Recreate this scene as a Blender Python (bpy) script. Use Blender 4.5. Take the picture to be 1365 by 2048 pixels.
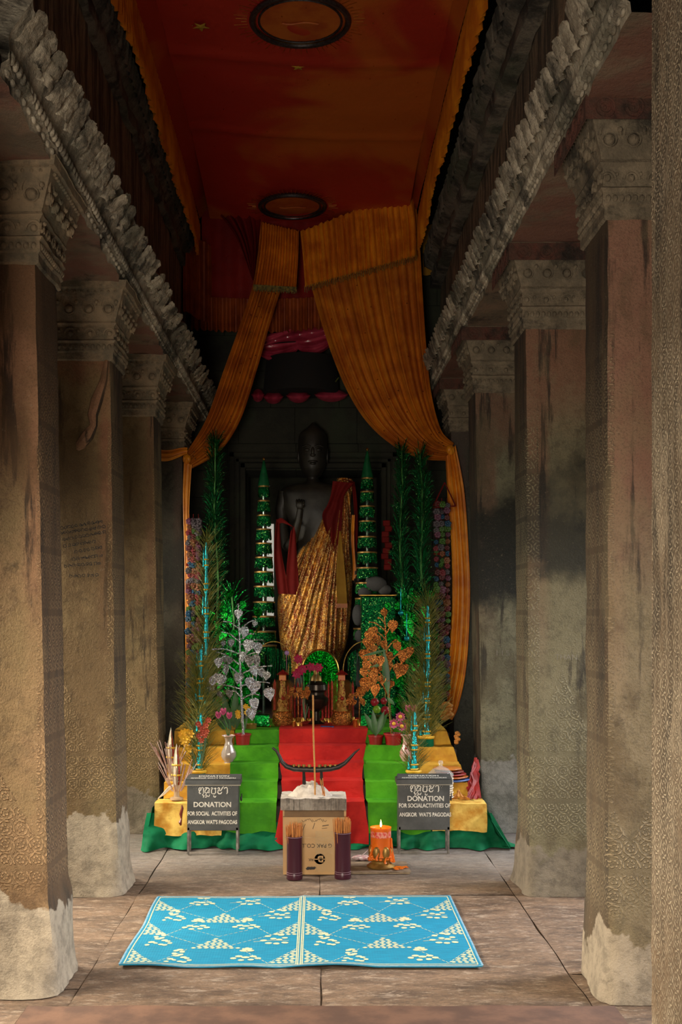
import bpy, math, random
from mathutils import Vector, noise, Matrix
PI = math.pi
random.seed(7)
for o in list(bpy.data.objects): bpy.data.objects.remove(o, do_unlink=True)
SC = bpy.context.scene
COL = SC.collection
F, PX, PY, H = 2300.0, 636.0, 1225.0, 1.6      # focal length in px, vanishing point, eye height

# ------------------------------------------------------------------ camera, light, exposure
cd = bpy.data.cameras.new('camera'); cam = bpy.data.objects.new('camera', cd); COL.objects.link(cam)
cam.location = (0, 0, H); cam.rotation_euler = (PI/2, 0, 0)
cd.sensor_fit = 'VERTICAL'; cd.sensor_height = 36; cd.sensor_width = 24
cd.lens = 36*F/2048; cd.shift_x = (682.5-PX)/2048; cd.shift_y = (PY-1024)/2048
cd.clip_start = .05
SC.camera = cam
SC.view_settings.view_transform = 'Standard'; SC.view_settings.look = 'None'
SC.view_settings.gamma = 1; SC.view_settings.exposure = 0.35
W = bpy.data.worlds.new('world'); SC.world = W; W.use_nodes = True
W.node_tree.nodes['Background'].inputs[0].default_value = (.80, .88, 1, 1)
W.node_tree.nodes['Background'].inputs[1].default_value = .03
def area(name, loc, rot, sx, sy, power, col=(1, .93, .82), spread=PI):
    l = bpy.data.lights.new(name, 'AREA'); l.shape = 'RECTANGLE'; l.size = sx; l.size_y = sy
    l.energy = power; l.color = col; l.spread = spread
    o = bpy.data.objects.new(name, l); COL.objects.link(o); o.location = loc; o.rotation_euler = rot
    return o
# daylight from the open side galleries (low, so the vault stays dark) and from the entrance behind the camera
for Yb, pl_, pr_ in ((3.95, 44, 24), (5.80, 42, 25), (7.60, 30, 18)):      # one opening between each pair of pillars
    area('daylight_left', (-3.4, Yb, 2.35), (math.radians(52), 0, -PI/2), 1.1, .7, pl_, (1, .89, .72), 1.35)
    area('daylight_right', (3.4, Yb, 2.35), (math.radians(52), 0, PI/2), 1.1, .7, pr_, (.95, .95, 1), 1.35)
area('daylight_entrance', (-.2, -.3, 2.5), (math.radians(60), 0, 0), 1.8, 1.2, 34, (1, .90, .76), 1.25)
area('daylight_doorway', (-.9, -.8, 1.2), (math.radians(97), 0, -.12), 1.2, 1.6, 62, (1, .88, .72), 2.1)
area('daylight_rear_left', (-3.4, 9.4, 2.0), (math.radians(65), 0, -PI/2-.25), 1.0, 1.0, 8, (1, .93, .8), 1.6)
area('robe_fill_light', (-3.2, 8.35, 2.3), (math.radians(80), 0, -.96), .8, .8, 4, (1, .9, .72), .62)  # narrow lamp added to brighten the statue's robe
area('daylight_rear_right', (3.4, 9.4, 2.0), (math.radians(65), 0, PI/2+.25), 1.0, 1.0, 9, (.86, 1, .9), 1.6)

# ------------------------------------------------------------------ helpers
def P(x, y, Y): return Vector(((x-PX)*Y/F, Y, H-(y-PY)*Y/F))
def FY(y): return F*H/(y-PY)                      # distance of a floor point seen at row y
def nz(x, y, z, s=1.0): return noise.noise(Vector((x*s, y*s, z*s)))

class N:
    def __init__(s, name):
        m = bpy.data.materials.new(name); m.use_nodes = True; s.m = m
        s.nt = m.node_tree; s.b = s.nt.nodes['Principled BSDF']; s.tc = s.nt.nodes.new('ShaderNodeTexCoord')
        s.oi = s.nt.nodes.new('ShaderNodeObjectInfo')
    def put(s, sock, v):
        if isinstance(v, bpy.types.NodeSocket): s.nt.links.new(v, sock)
        elif v is not None:
            try: sock.default_value = v
            except Exception: sock.default_value = tuple(v)+(1,)
    def math(s, op, a, b=None, c=None, clamp=False):
        n = s.nt.nodes.new('ShaderNodeMath'); n.operation = op; n.use_clamp = clamp
        s.put(n.inputs[0], a)
        if b is not None: s.put(n.inputs[1], b)
        if c is not None: s.put(n.inputs[2], c)
        return n.outputs[0]
    def map(s, scale=(1, 1, 1), rnd=0, coord='Object', rot=(0, 0, 0)):
        n = s.nt.nodes.new('ShaderNodeMapping'); s.put(n.inputs[0], s.tc.outputs[coord])
        n.inputs['Scale'].default_value = scale; n.inputs['Rotation'].default_value = rot
        if rnd: 
            v = s.math('MULTIPLY', s.oi.outputs['Random'], rnd)
            c = s.nt.nodes.new('ShaderNodeCombineXYZ')
            for k in range(3): s.put(c.inputs[k], v)
            s.put(n.inputs['Location'], c.outputs[0])
        return n.outputs[0]
    def noise(s, vec, scale=5, detail=6, rough=.6, dist=0):
        n = s.nt.nodes.new('ShaderNodeTexNoise'); s.put(n.inputs['Vector'], vec)
        n.inputs['Scale'].default_value = scale; n.inputs['Detail'].default_value = detail
        n.inputs['Roughness'].default_value = rough; n.inputs['Distortion'].default_value = dist
        return n.outputs[0]
    def voro(s, vec, scale=5, feat='F1', out='Distance'):
        n = s.nt.nodes.new('ShaderNodeTexVoronoi'); s.put(n.inputs['Vector'], vec); n.feature = feat
        n.inputs['Scale'].default_value = scale; return n.outputs[out]
    def step(s, v, lo, hi):                        # smoothstep
        n = s.nt.nodes.new('ShaderNodeMapRange'); n.interpolation_type = 'SMOOTHSTEP'
        s.put(n.inputs[0], v); s.put(n.inputs[1], lo); s.put(n.inputs[2], hi); return n.outputs[0]
    def mix(s, f, a, b, mode='MIX'):
        n = s.nt.nodes.new('ShaderNodeMix'); n.data_type = 'RGBA'; n.blend_type = mode
        s.put(n.inputs[0], f); s.put(n.inputs[6], a if isinstance(a, bpy.types.NodeSocket) else tuple(a)+(1,))
        s.put(n.inputs[7], b if isinstance(b, bpy.types.NodeSocket) else tuple(b)+(1,)); return n.outputs[2]
    def xyz(s, vec=None):
        n = s.nt.nodes.new('ShaderNodeSeparateXYZ'); s.put(n.inputs[0], vec or s.tc.outputs['Object']); return n.outputs
    def comb(s, x, y, z=0):
        n = s.nt.nodes.new('ShaderNodeCombineXYZ'); s.put(n.inputs[0], x); s.put(n.inputs[1], y); s.put(n.inputs[2], z); return n.outputs[0]
    def bump(s, h, strength=.4, dist=.01, prev=None):
        n = s.nt.nodes.new('ShaderNodeBump'); n.inputs['Strength'].default_value = strength
        n.inputs['Distance'].default_value = dist; s.put(n.inputs['Height'], h)
        if prev is not None: s.put(n.inputs['Normal'], prev)
        return n.outputs[0]
    def out(s, col, rough=.8, metal=0, nrm=None):
        s.put(s.b.inputs['Base Color'], col if isinstance(col, bpy.types.NodeSocket) else tuple(col)+(1,))
        s.put(s.b.inputs['Roughness'], rough); s.put(s.b.inputs['Metallic'], metal)
        if nrm is not None: s.put(s.b.inputs['Normal'], nrm)
        return s.m

def simple(name, a, b=None, rough=.7, metal=0, scale=6, bump=.2, bs=30, stretch=(1, 1, 1), spec=None, dist=.004):
    n = N(name); v = n.map(stretch, 5)
    f = n.step(n.noise(v, scale), .35, .65)
    col = n.mix(f, a, b or tuple(c*.6 for c in a))
    nr = n.bump(n.noise(v, bs), bump, dist) if bump else None
    m = n.out(col, rough, metal, nr)
    if spec is not None: n.b.inputs['Specular IOR Level'].default_value = spec
    return m
def cloth(name, a, b, rough=.75, sheen=.0, scale=3, trans=0):
    n = N(name); v = n.map((1, 1, 1), 5)
    f = n.step(n.noise(v, scale, 5), .35, .7)
    wv = n.voro(n.map((1, 1, 1)), 700)
    cr = n.noise(n.map((1, 1, 1.3), 5), 7, 3, .55, .5); st = n.step(n.noise(v, 11, 8, .75), .56, .66)
    col = n.mix(n.math('MULTIPLY', st, .35), n.mix(f, a, b), tuple(q*.45 for q in a))
    m = n.out(col, rough, 0, n.bump(cr, .5, .016, n.bump(n.noise(v, 40), .25, .004))); n.b.inputs['Specular IOR Level'].default_value = .15
    return m
def foil(name, a, b, rough=.25, cell=60, strength=.9, metal=1.0, spark=None, sk=.9):
    n = N(name); v = n.map((1, 1, 1), 5)
    c = n.voro(v, cell, out='Color'); f = n.xyz(c)[0]
    col = n.mix(f, a, b)
    if spark: col = n.mix(n.step(n.xyz(c)[1], sk, sk+.02), col, spark)  # scattered bright cells paint glints into the foil colour
    m = n.out(col, rough, metal, n.bump(n.noise(v, cell, 3), strength, .01)); return m
def glow(name, col, st):
    n = N(name); n.out((0, 0, 0), .8); n.b.inputs['Emission Color'].default_value = tuple(col)+(1,)
    n.b.inputs['Emission Strength'].default_value = st; return n.m
def glassy(name, col, alpha=.25, rough=.05):
    n = N(name); n.out(col, rough); n.b.inputs['Alpha'].default_value = alpha; return n.m

class MB:
    def __init__(s): s.v = []; s.f = []; s.mi = []; s.cur = 0
    def add(s, vs, fs, M=None):
        k = len(s.v)
        s.v += [(M @ Vector(v)) if M is not None else Vector(v) for v in vs]
        s.f += [tuple(i+k for i in f) for f in fs]; s.mi += [s.cur]*len(fs); return s
    def box(s, a, b, M=None):
        (x0, y0, z0), (x1, y1, z1) = a, b
        return s.add([(x0,y0,z0),(x1,y0,z0),(x1,y1,z0),(x0,y1,z0),(x0,y0,z1),(x1,y0,z1),(x1,y1,z1),(x0,y1,z1)],
              [(0,3,2,1),(4,5,6,7),(0,1,5,4),(1,2,6,5),(2,3,7,6),(3,0,4,7)], M)
    def rbox(s, a, b, r=.004, M=None):             # box with chamfered edges
        (x0, y0, z0), (x1, y1, z1) = a, b
        def ring(i, z): return [(x0+i,y0,z),(x1-i,y0,z),(x1,y0+i,z),(x1,y1-i,z),(x1-i,y1,z),(x0+i,y1,z),(x0,y1-i,z),(x0,y0+i,z)]
        def ringi(i, d, z): return [(x+(d if x < (x0+x1)/2 else -d), y+(d if y < (y0+y1)/2 else -d), z) for x, y, z in ring(i, z)]
        R = [ringi(r, r, z0), ring(r, z0+r), ring(r, z1-r), ringi(r, r, z1)]
        vs = sum(R, []); fs = [tuple(range(7, -1, -1)), tuple(range(24, 32))]
        for j in range(3):
            for i in range(8): fs.append((j*8+i, j*8+(i+1) % 8, j*8+8+(i+1) % 8, j*8+8+i))
        return s.add(vs, fs, M)
    def lathe(s, prof, n=20, c=(0, 0, 0), M=None, wob=None):  # prof [(r,z)]
        vs, fs = [], []
        for j, (r, z) in enumerate(prof):
            for i in range(n):
                a = 2*PI*i/n; rr = r*(wob(a, z) if wob else 1)
                vs.append((c[0]+rr*math.cos(a), c[1]+rr*math.sin(a), c[2]+z))
        for j in range(len(prof)-1):
            for i in range(n): fs.append((j*n+i, j*n+(i+1) % n, (j+1)*n+(i+1) % n, (j+1)*n+i))
        if prof[0][0] > 1e-4: fs.append(tuple(range(n-1, -1, -1)))
        if prof[-1][0] > 1e-4: fs.append(tuple(range((len(prof)-1)*n, len(prof)*n)))
        return s.add(vs, fs, M)
    def ball(s, c, r, n=8, sc=(1, 1, 1)):
        pr = [(math.sin(PI*j/(n//2+2))*r, -math.cos(PI*j/(n//2+2))*r) for j in range(n//2+3)]
        pr[0] = (0, -r); pr[-1] = (0, r)
        return s.lathe(pr, n, (0, 0, 0), Matrix.Translation(c) @ Matrix.Diagonal((*sc, 1)))
    def tube(s, pts, r, n=6, cap=True):
        pts = [Vector(p) for p in pts]; rs = r if isinstance(r, (list, tuple)) else [r]*len(pts)
        k = len(s.v); up = None; vs = []; fs = []
        for i, p in enumerate(pts):
            d = (pts[min(i+1, len(pts)-1)]-pts[max(i-1, 0)])
            if d.length < 1e-9: d = Vector((0, 0, 1))
            d.normalize()
            if up is None: up = d.orthogonal().normalized()
            up = up-d*up.dot(d)
            if up.length < 1e-6: up = d.orthogonal()
            up.normalize(); w = d.cross(up)
            for j in range(n):
                a = 2*PI*j/n; vs.append(p+(up*math.cos(a)+w*math.sin(a))*rs[i])
        for i in range(len(pts)-1):
            for j in range(n): fs.append((i*n+j, i*n+(j+1) % n, (i+1)*n+(j+1) % n, (i+1)*n+j))
        if cap: fs += [tuple(range(n-1, -1, -1)), tuple(range((len(pts)-1)*n, len(pts)*n))]
        return s.add(vs, fs)
    def grid(s, fn, nu, nv, closed=False):          # fn(u,v)->point
        vs = [fn(i/nu, j/nv) for j in range(nv+1) for i in range(nu+1)]
        fs = [(j*(nu+1)+i, j*(nu+1)+i+1, (j+1)*(nu+1)+i+1, (j+1)*(nu+1)+i) for j in range(nv) for i in range(nu)]
        return s.add(vs, fs)
    def ribbon(s, pts, w, nrm=(0, -1, 0)):          # flat strip along pts
        pts = [Vector(p) for p in pts]; nrm = Vector(nrm); vs = []; fs = []
        ws = w if isinstance(w, (list, tuple)) else [w]*len(pts)
        for i, p in enumerate(pts):
            d = pts[min(i+1, len(pts)-1)]-pts[max(i-1, 0)]; sd = d.cross(nrm)
            if sd.length < 1e-9: sd = Vector((1, 0, 0))
            sd.normalize(); vs += [p-sd*ws[i]/2, p+sd*ws[i]/2]
        fs = [(2*i, 2*i+1, 2*i+3, 2*i+2) for i in range(len(pts)-1)]
        return s.add(vs, fs)
    def torus(s, c, R, r, n=16, m=5, axis=(0, 1, 0), arc=(0, 2*PI), sc=(1, 1)):
        ax = Vector(axis).normalized()
        u = Vector((0, 0, 1)) if abs(ax.z) < .9 else Vector((0, 1, 0)); u = (u-ax*u.dot(ax)).normalized(); w = u.cross(ax)
        pts = [Vector(c)+u*(R*sc[1]*math.sin(arc[0]+(arc[1]-arc[0])*i/n))+w*(R*sc[0]*math.cos(arc[0]+(arc[1]-arc[0])*i/n)) for i in range(n+1)]
        return s.tube(pts, r, m, False)
    def build(s, name, mat, parent=None, smooth=True, local=False, angle=None):
        me = bpy.data.meshes.new(name)
        off = Vector((0, 0, 0))
        if parent is not None and not local:
            q = parent
            while q is not None: off += Vector(q.location); q = q.parent
        me.from_pydata([tuple(v-off) for v in s.v], [], s.f)
        for m in (mat if isinstance(mat, (list, tuple)) else [mat]): me.materials.append(m)
        me.polygons.foreach_set('material_index', s.mi)
        if smooth:
            me.polygons.foreach_set('use_smooth', [True]*len(s.f))
            try: me.set_sharp_from_angle(angle=math.radians(angle or 40))
            except Exception: pass
        me.update(); o = bpy.data.objects.new(name, me); COL.objects.link(o)
        if parent is not None: o.parent = parent
        return o
def tag(o, label, cat, group=None, kind=None):
    if label: o['label'] = label
    if cat: o['category'] = cat
    if group: o['group'] = group
    if kind: o['kind'] = kind
    return o
def thing(name, label, cat, loc=(0, 0, 0), group=None):
    o = bpy.data.objects.new(name, None); COL.objects.link(o); o.empty_display_size = .05
    o.location = loc; return tag(o, label, cat, group)
def solo(o):                                        # put a single mesh thing's origin at its base
    me = o.data; xs = [v.co for v in me.vertices]
    c = Vector(((min(v.x for v in xs)+max(v.x for v in xs))/2, (min(v.y for v in xs)+max(v.y for v in xs))/2, min(v.z for v in xs)))
    me.transform(Matrix.Translation(-c)); o.location = c; return o
def struct(o, cat=None):
    o['kind'] = 'structure'; return o
def kids(o): return [c for c in COL.objects if c.parent == o]
def copy_tree(o, parent=None):
    c = o.copy(); COL.objects.link(c); c.parent = parent
    for ch in kids(o): copy_tree(ch, c)
    return c
def text_geo(s, h, width=None, off=0.0):
    cu = bpy.data.curves.new('t', 'FONT'); cu.body = s; cu.size = 1; cu.offset = off; cu.resolution_u = 4
    ob = bpy.data.objects.new('t', cu); COL.objects.link(ob)
    dg = bpy.context.evaluated_depsgraph_get(); dg.update(); me = bpy.data.meshes.new_from_object(ob.evaluated_get(dg))
    vs = [v.co.copy() for v in me.vertices]; fs = [tuple(p.vertices) for p in me.polygons]
    bpy.data.objects.remove(ob); bpy.data.curves.remove(cu); bpy.data.meshes.remove(me)
    x0 = min(v.x for v in vs); x1 = max(v.x for v in vs); z0 = min(v.y for v in vs); z1 = max(v.y for v in vs)
    sy = h/(z1-z0); sx = (width/(x1-x0)) if width else sy
    return [((v.x-(x0+x1)/2)*sx, (v.y-(z0+z1)/2)*sy) for v in vs], fs
def put_text(mb, s, c, h, width=None, off=0.0, rot=0, flat=False):   # writing on a face towards the viewer, or lying flat
    vs, fs = text_geo(s, h, width, off); ca, sa = math.cos(rot), math.sin(rot)
    if flat: mb.add([(c[0]+x, c[1]+y, c[2]) for x, y in vs], fs)
    else: mb.add([(c[0]+x*ca-y*sa, c[1], c[2]+x*sa+y*ca) for x, y in vs], fs)
# ------------------------------------------------------------------ stone materials
def stone(name, base, alt, pink=(.30, .13, .10), pinkz=(2.2, 3.0), soot=None, carved=None, side=1, hx=.225, streak=.5, base_z=.36, plaster=(.34, .29, .23), inner=1.0, bands=1.6):
    sat = lambda c: tuple(max(.01, .66*(sum(c)/3+(q-sum(c)/3)*1.25)) for q in c)
    base, alt, pink = sat(base), sat(alt), sat(pink)
    n = N(name); ob = n.tc.outputs['Object']; x, y, z = n.xyz(ob)
    v = n.map((1, 1, 1), 9); vs = n.map((7, 7, .7), 9)
    a = n.noise(v, 2.2, 8, .65); b = n.noise(v, 14, 6, .7); d = n.noise(vs, 1.6, 7, .65); sp = n.noise(v, 55, 4, .7)
    col = n.mix(n.step(a, .36, .64), base, alt)
    col = n.mix(n.math('MULTIPLY', n.step(b, .48, .66), .6), col, tuple(c*.38 for c in base)); col = n.mix(n.math('MULTIPLY', n.step(n.noise(v, 5, 8, .75, .6), .54, .64), .55), col, tuple(c*.30 for c in alt))
    pk = n.math('MULTIPLY', n.step(n.math('ADD', z, n.math('MULTIPLY', a, .9)), pinkz[0]+.45, pinkz[1]+.45), .7)
    edge = n.step(n.math('ADD', n.math('MULTIPLY', x, -side), n.math('MULTIPLY', b, .05)), hx-.11, hx-.05)
    pk = n.math('MAXIMUM', pk, n.math('MULTIPLY', edge, n.math('MULTIPLY', n.step(z, 1.0, 2.4), .6)))
    col = n.mix(pk, col, pink)
    # black stain streaks, heavier on the faces turned to the nave
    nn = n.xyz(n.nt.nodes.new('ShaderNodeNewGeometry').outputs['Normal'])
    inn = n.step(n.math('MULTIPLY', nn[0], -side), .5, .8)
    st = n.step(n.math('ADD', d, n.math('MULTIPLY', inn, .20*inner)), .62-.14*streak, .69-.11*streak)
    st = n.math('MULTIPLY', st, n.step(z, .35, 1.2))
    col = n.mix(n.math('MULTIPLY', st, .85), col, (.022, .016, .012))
    col = n.mix(n.math('MULTIPLY', inn, .88*inner), col, n.mix(n.step(d, .42, .58), (.085, .048, .024), (.028, .018, .011)))  # faces turned to the nave also mixed to dark brown overall
    big = n.noise(n.map((1.6, 1.6, .9), 9), 1.3, 5, .6)
    col = n.mix(n.math('MULTIPLY', n.step(big, .47, .57), .62), col, tuple(c*k_ for c, k_ in zip(base, (.42, .36, .30)))); col = n.mix(n.math('MULTIPLY', n.step(big, .44, .36), .35), col, tuple(c*1.35 for c in alt))
    if soot:
        m = n.math('MULTIPLY', n.step(n.math('ADD', z, n.math('MULTIPLY', n.math('SUBTRACT', a, .5), .8)), soot[0], soot[0]+.2),
                   n.math('SUBTRACT', 1, n.step(n.math('ADD', z, n.math('MULTIPLY', n.math('SUBTRACT', a, .5), 1.4)), soot[1], soot[1]+.45)))
        col = n.mix(n.math('MULTIPLY', m, soot[2]), col, (.012, .013, .010))
    col = n.mix(n.math('MULTIPLY', n.step(sp, .6, .75), .35), col, (.40, .31, .21))
    grit = n.noise(v, 130, 3, .8); col = n.mix(n.math('MULTIPLY', n.step(grit, .5, .62), .40), col, tuple(q*.28 for q in base))
    h = n.math('ADD', n.math('ADD', n.math('MULTIPLY', b, .6), n.math('MULTIPLY', sp, .5)), n.math('MULTIPLY', grit, .35))
    nr = n.bump(h, .9, .012)
    if carved:
        u = n.math('ADD', x, y)
        cu = n.math('SUBTRACT', n.math('FRACT', n.math('MULTIPLY', u, 15)), .5); cz = n.math('SUBTRACT', n.math('FRACT', n.math('MULTIPLY', z, 15)), .5)
        r = n.math('SQRT', n.math('ADD', n.math('MULTIPLY', cu, cu), n.math('MULTIPLY', cz, cz)))
        dw = n.noise(v, 40, 2); ring = n.math('SINE', n.math('ADD', n.math('MULTIPLY', r, 26), n.math('MULTIPLY', dw, 5)))
        ang = n.math('SINE', n.math('MULTIPLY', n.math('ARCTAN2', cu, cz), 6))
        pat = n.math('MULTIPLY', n.math('ADD', ring, n.math('MULTIPLY', ang, .6)), .5)
        band = n.step(n.math('ABSOLUTE', n.math('SUBTRACT', n.math('FRACT', n.math('MULTIPLY', z, 3.75)), .5)), .44, .48)
        pat = n.math('SUBTRACT', pat, n.math('MULTIPLY', band, bands))
        tri = n.math('ABSOLUTE', n.math('SUBTRACT', n.math('FRACT', n.math('MULTIPLY', n.math('ADD', u, carved[2]), 1/carved[3])), .5))
        top = n.math('SUBTRACT', carved[0], n.math('MULTIPLY', tri, carved[1]))
        m = n.math('MULTIPLY', n.step(n.math('SUBTRACT', top, z), 0, .02), n.step(z, base_z+.04, base_z+.18))
        brd = n.math('MULTIPLY', n.step(n.math('MULTIPLY', x, -side), hx-.062, hx-.055), n.math('MULTIPLY', n.step(z, .4, .5), n.math('SUBTRACT', 1, n.step(z, 2.4, 2.9))))
        m = n.math('MAXIMUM', m, n.math('MULTIPLY', brd, .8))
        fade = n.step(n.noise(n.map((1, 1, .6), 9), 3.0, 6, .7), .38, .56); m = n.math('MULTIPLY', m, n.math('MULTIPLY_ADD', fade, .7, .3))
        pm = n.math('MULTIPLY', n.step(pat, -.1, .5), m)
        col = n.mix(n.math('MULTIPLY', m, .35), col, tuple(c*.62 for c in base)); col = n.mix(n.math('MULTIPLY', pm, .62), col, tuple(min(1, c*1.75) for c in base))
        nr = n.bump(pm, .9, .008, nr)
    if plaster:
        pb = n.math('SUBTRACT', 1, n.step(n.math('ADD', z, n.math('MULTIPLY', n.math('SUBTRACT', n.noise(v, 3.5, 5), .5), .55)), base_z, base_z+.025))
        pc = n.mix(n.step(b, .4, .65), plaster, tuple(c*.6 for c in plaster))
        col = n.mix(n.math('MULTIPLY', pb, .9), col, pc)
    return n.out(col, .88, 0, nr)
def rough_stone(name, a, b, dark=(.02, .017, .013), k=.5, stretch=(1, 1, 1), scale=4, moss=None, bump=.9, tint=None):
    n = N(name); v = n.map((1, 1, 1)); w = n.map(stretch)
    f = n.noise(v, scale, 8, .7); s = n.noise(w, 3, 8, .7); g = n.noise(v, 30, 5, .7)
    col = n.mix(n.step(f, .38, .62), a, b)
    col = n.mix(n.math('MULTIPLY', n.step(s, .62-.2*k, .7-.1*k), .85), col, dark)
    if moss: col = n.mix(n.math('MULTIPLY', n.step(n.noise(v, 1.7, 4), .5, .62), .6), col, moss)
    if tint: col = n.mix(n.math('MULTIPLY', n.step(n.noise(v, 1.3, 6, .6), .48, .56), .7), col, tint)
    return n.out(col, .9, 0, n.bump(n.math('ADD', g, f), bump, .015))
SL1 = stone('stone_left_front', (.42, .28, .165), (.31, .225, .125), (.52, .27, .18), (2.0, 2.8), (2.6, 2.9, .0), (.98, .75, .0, .42), side=-1, streak=.35, base_z=.36, plaster=(.44, .37, .27))
SL2 = stone('stone_left_middle', (.38, .27, .15), (.28, .21, .115), (.42, .18, .12), (2.85, 3.1), None, (1.22, .85, .12, .30), side=-1, streak=.3, base_z=.44, plaster=(.42, .35, .25))
SL3 = stone('stone_left_far', (.44, .32, .18), (.33, .25, .14), (.30, .15, .10), (2.9, 3.3), None, (1.25, .8, .1, .3), side=-1, streak=.4, base_z=.3, plaster=(.30, .24, .18))
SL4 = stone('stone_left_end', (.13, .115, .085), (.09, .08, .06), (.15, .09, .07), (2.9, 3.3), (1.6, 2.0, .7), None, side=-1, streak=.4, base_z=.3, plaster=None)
SR1 = stone('stone_right_front', (.37, .295, .195), (.28, .225, .14), (.42, .21, .16), (1.5, 2.4), (3.4, 3.9, 0), (1.05, .8, .3, .36), side=1, streak=.6, base_z=.26, plaster=(.38, .31, .22))
SR2 = stone('stone_right_middle', (.33, .29, .19), (.25, .22, .14), (.36, .17, .12), (2.4, 3.0), (1.75, 2.15, .85), (1.28, .9, .05, .38), side=1, streak=.45, base_z=.24, plaster=(.20, .165, .12))
SR3 = stone('stone_right_far', (.31, .29, .20), (.23, .22, .15), (.27, .14, .10), (2.7, 3.1), (1.55, 2.15, .97), None, side=1, streak=.5, base_z=.5, plaster=(.27, .26, .23))
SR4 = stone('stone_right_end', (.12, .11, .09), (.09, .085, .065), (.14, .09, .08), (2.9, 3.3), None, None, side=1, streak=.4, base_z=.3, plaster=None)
CAPR = rough_stone('carved_capital_right', (.28, .22, .145), (.15, .12, .08), k=.7, scale=7)
CAPL = rough_stone('carved_capital_left', (.33, .24, .145), (.18, .14, .09), k=.65, scale=7, tint=(.16, .145, .095))
REDF = rough_stone('red_painted_frieze', (.13, .045, .030), (.09, .045, .03), k=.6, scale=9)
TRIM = rough_stone('weathered_frieze', (.62, .54, .41), (.30, .25, .18), k=.8, scale=9, moss=(.07, .07, .045), bump=1.0)
WALLM = rough_stone('upper_wall_stone', (.34, .24, .145), (.20, .145, .09), k=1.1, stretch=(6, 6, .5), scale=2, bump=.9)
SOFF = rough_stone('painted_soffit', (.22, .14, .09), (.15, .11, .07), k=.5, scale=4, tint=(.20, .075, .05))
DARKC = rough_stone('upper_cornice_stone', (.19, .16, .12), (.08, .07, .055), k=.8, scale=6, moss=(.06, .07, .04), bump=1.0)
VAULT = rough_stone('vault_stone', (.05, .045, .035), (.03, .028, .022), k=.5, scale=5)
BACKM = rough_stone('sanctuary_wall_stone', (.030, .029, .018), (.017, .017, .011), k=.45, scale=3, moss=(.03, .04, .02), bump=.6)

# ------------------------------------------------------------------ floor of big flagstones
def floor():
    n = N('flagstone_floor'); v = n.map(); w = n.map((1, 2.6, 1))
    a = n.noise(w, 2.6, 9, .75); b = n.noise(w, 13, 8, .8); c = n.noise(v, 60, 4, .7)
    col = n.mix(n.step(a, .35, .65), (.26, .165, .10), (.095, .058, .036))
    col = n.mix(n.math('MULTIPLY', n.step(b, .5, .68), .65), col, (.10, .065, .045))
    col = n.mix(n.math('MULTIPLY', n.step(n.noise(w, 5, 6, .7, .5), .55, .7), .5), col, (.52, .42, .32))
    col = n.mix(n.math('MULTIPLY', n.step(c, .62, .72), .4), col, (.07, .05, .04))
    col = n.mix(n.math('MULTIPLY', n.step(n.noise(w, 34, 6, .8), .50, .58), .55), col, (.055, .036, .026)); col = n.mix(n.math('MULTIPLY', n.step(n.noise(w, 11, 9, .85), .53, .60), .6), col, (.46, .36, .26))
    x, y, z = n.xyz()
    gr = n.math('MULTIPLY', n.step(y, 6.5, 7.6), .6)
    col = n.mix(gr, col, n.mix(n.step(b, .4, .6), (.30, .285, .27), (.17, .16, .15)))
    nr = n.bump(n.math('ADD', n.math('MULTIPLY', b, .7), n.math('MULTIPLY', c, .4)), .8, .014)
    m = n.out(col, n.math('MULTIPLY_ADD', b, .3, .45), 0, nr)
    mb = MB()
    seams_x = [-4.6, -2.6, -1.02, 0.012, 1.12, 2.7, 4.6]
    for i in range(len(seams_x)-1):
        x0, x1 = seams_x[i]+.002, seams_x[i+1]-.002; k = random.random()
        ys = [-2.2, 0.1, 2.2+k*.3, 4.55 if i in (2, 3) else 4.9+k*.4, 6.55 if i in (2, 3) else 6.75+k, 8.9, 10.9, 12.6]
        for j in range(len(ys)-1):
            y0, y1 = ys[j]+.0015, ys[j+1]-.0015; dz = random.uniform(-.003, .003)
            nu = max(4, int((x1-x0)/.05)); nv = max(4, int((y1-y0)/.06))
            def fn(u, t):
                X = x0+(x1-x0)*u; Y = y0+(y1-y0)*t
                e = min(u*(x1-x0), (1-u)*(x1-x0), t*(y1-y0), (1-t)*(y1-y0))
                ed = max(0, 1-e/.025)
                wx = .010*nz(Y, i*3, 1, 3)*(1 if min(u, 1-u)*(x1-x0) < .03 else 0)
                return (X+wx, Y, dz-.002+.005*nz(X, Y, 5, 2.2)+.002*nz(X, Y, 9, 9)-.006*ed*ed)
            mb.grid(fn, nu, nv)
    mb.box((-4.6, -2.2, -.08), (4.6, 12.6, -.018))
    return struct(mb.build('floor', m, None))
floor()

# ------------------------------------------------------------------ side entablatures, upper walls, vault
def extrude(prof, y0, y1, name, mat, amp=.008, dy=.06, mats=None):
    mb = MB(); n = int((y1-y0)/dy)
    pts = []
    for i in range(len(prof)-1):
        a, b = prof[i], prof[i+1]; L = math.dist(a[:2], b[:2]); k = max(1, int(L/.05))
        for j in range(k): pts.append((a[0]+(b[0]-a[0])*j/k, a[1]+(b[1]-a[1])*j/k, i))
    pts.append((prof[-1][0], prof[-1][1], len(prof)-2))
    vs = []
    for j in range(n+1):
        Y = y0+(y1-y0)*j/n
        for (x, z, i) in pts:
            d = amp*(nz(x*2, Y*2, z*2, 3)+.6*nz(x, Y, z, 11))
            vs.append((x+d, Y, z+d*.7))
    K = len(pts); fs = []
    for j in range(n):
        for i in range(K-1):
            fs.append((j*K+i, (j+1)*K+i, (j+1)*K+i+1, j*K+i+1))
    mb.add(vs, fs)
    if mats:
        mb.mi = [mats[pts[i][2]] for j in range(n) for i in range(K-1)]
    return mb
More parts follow.
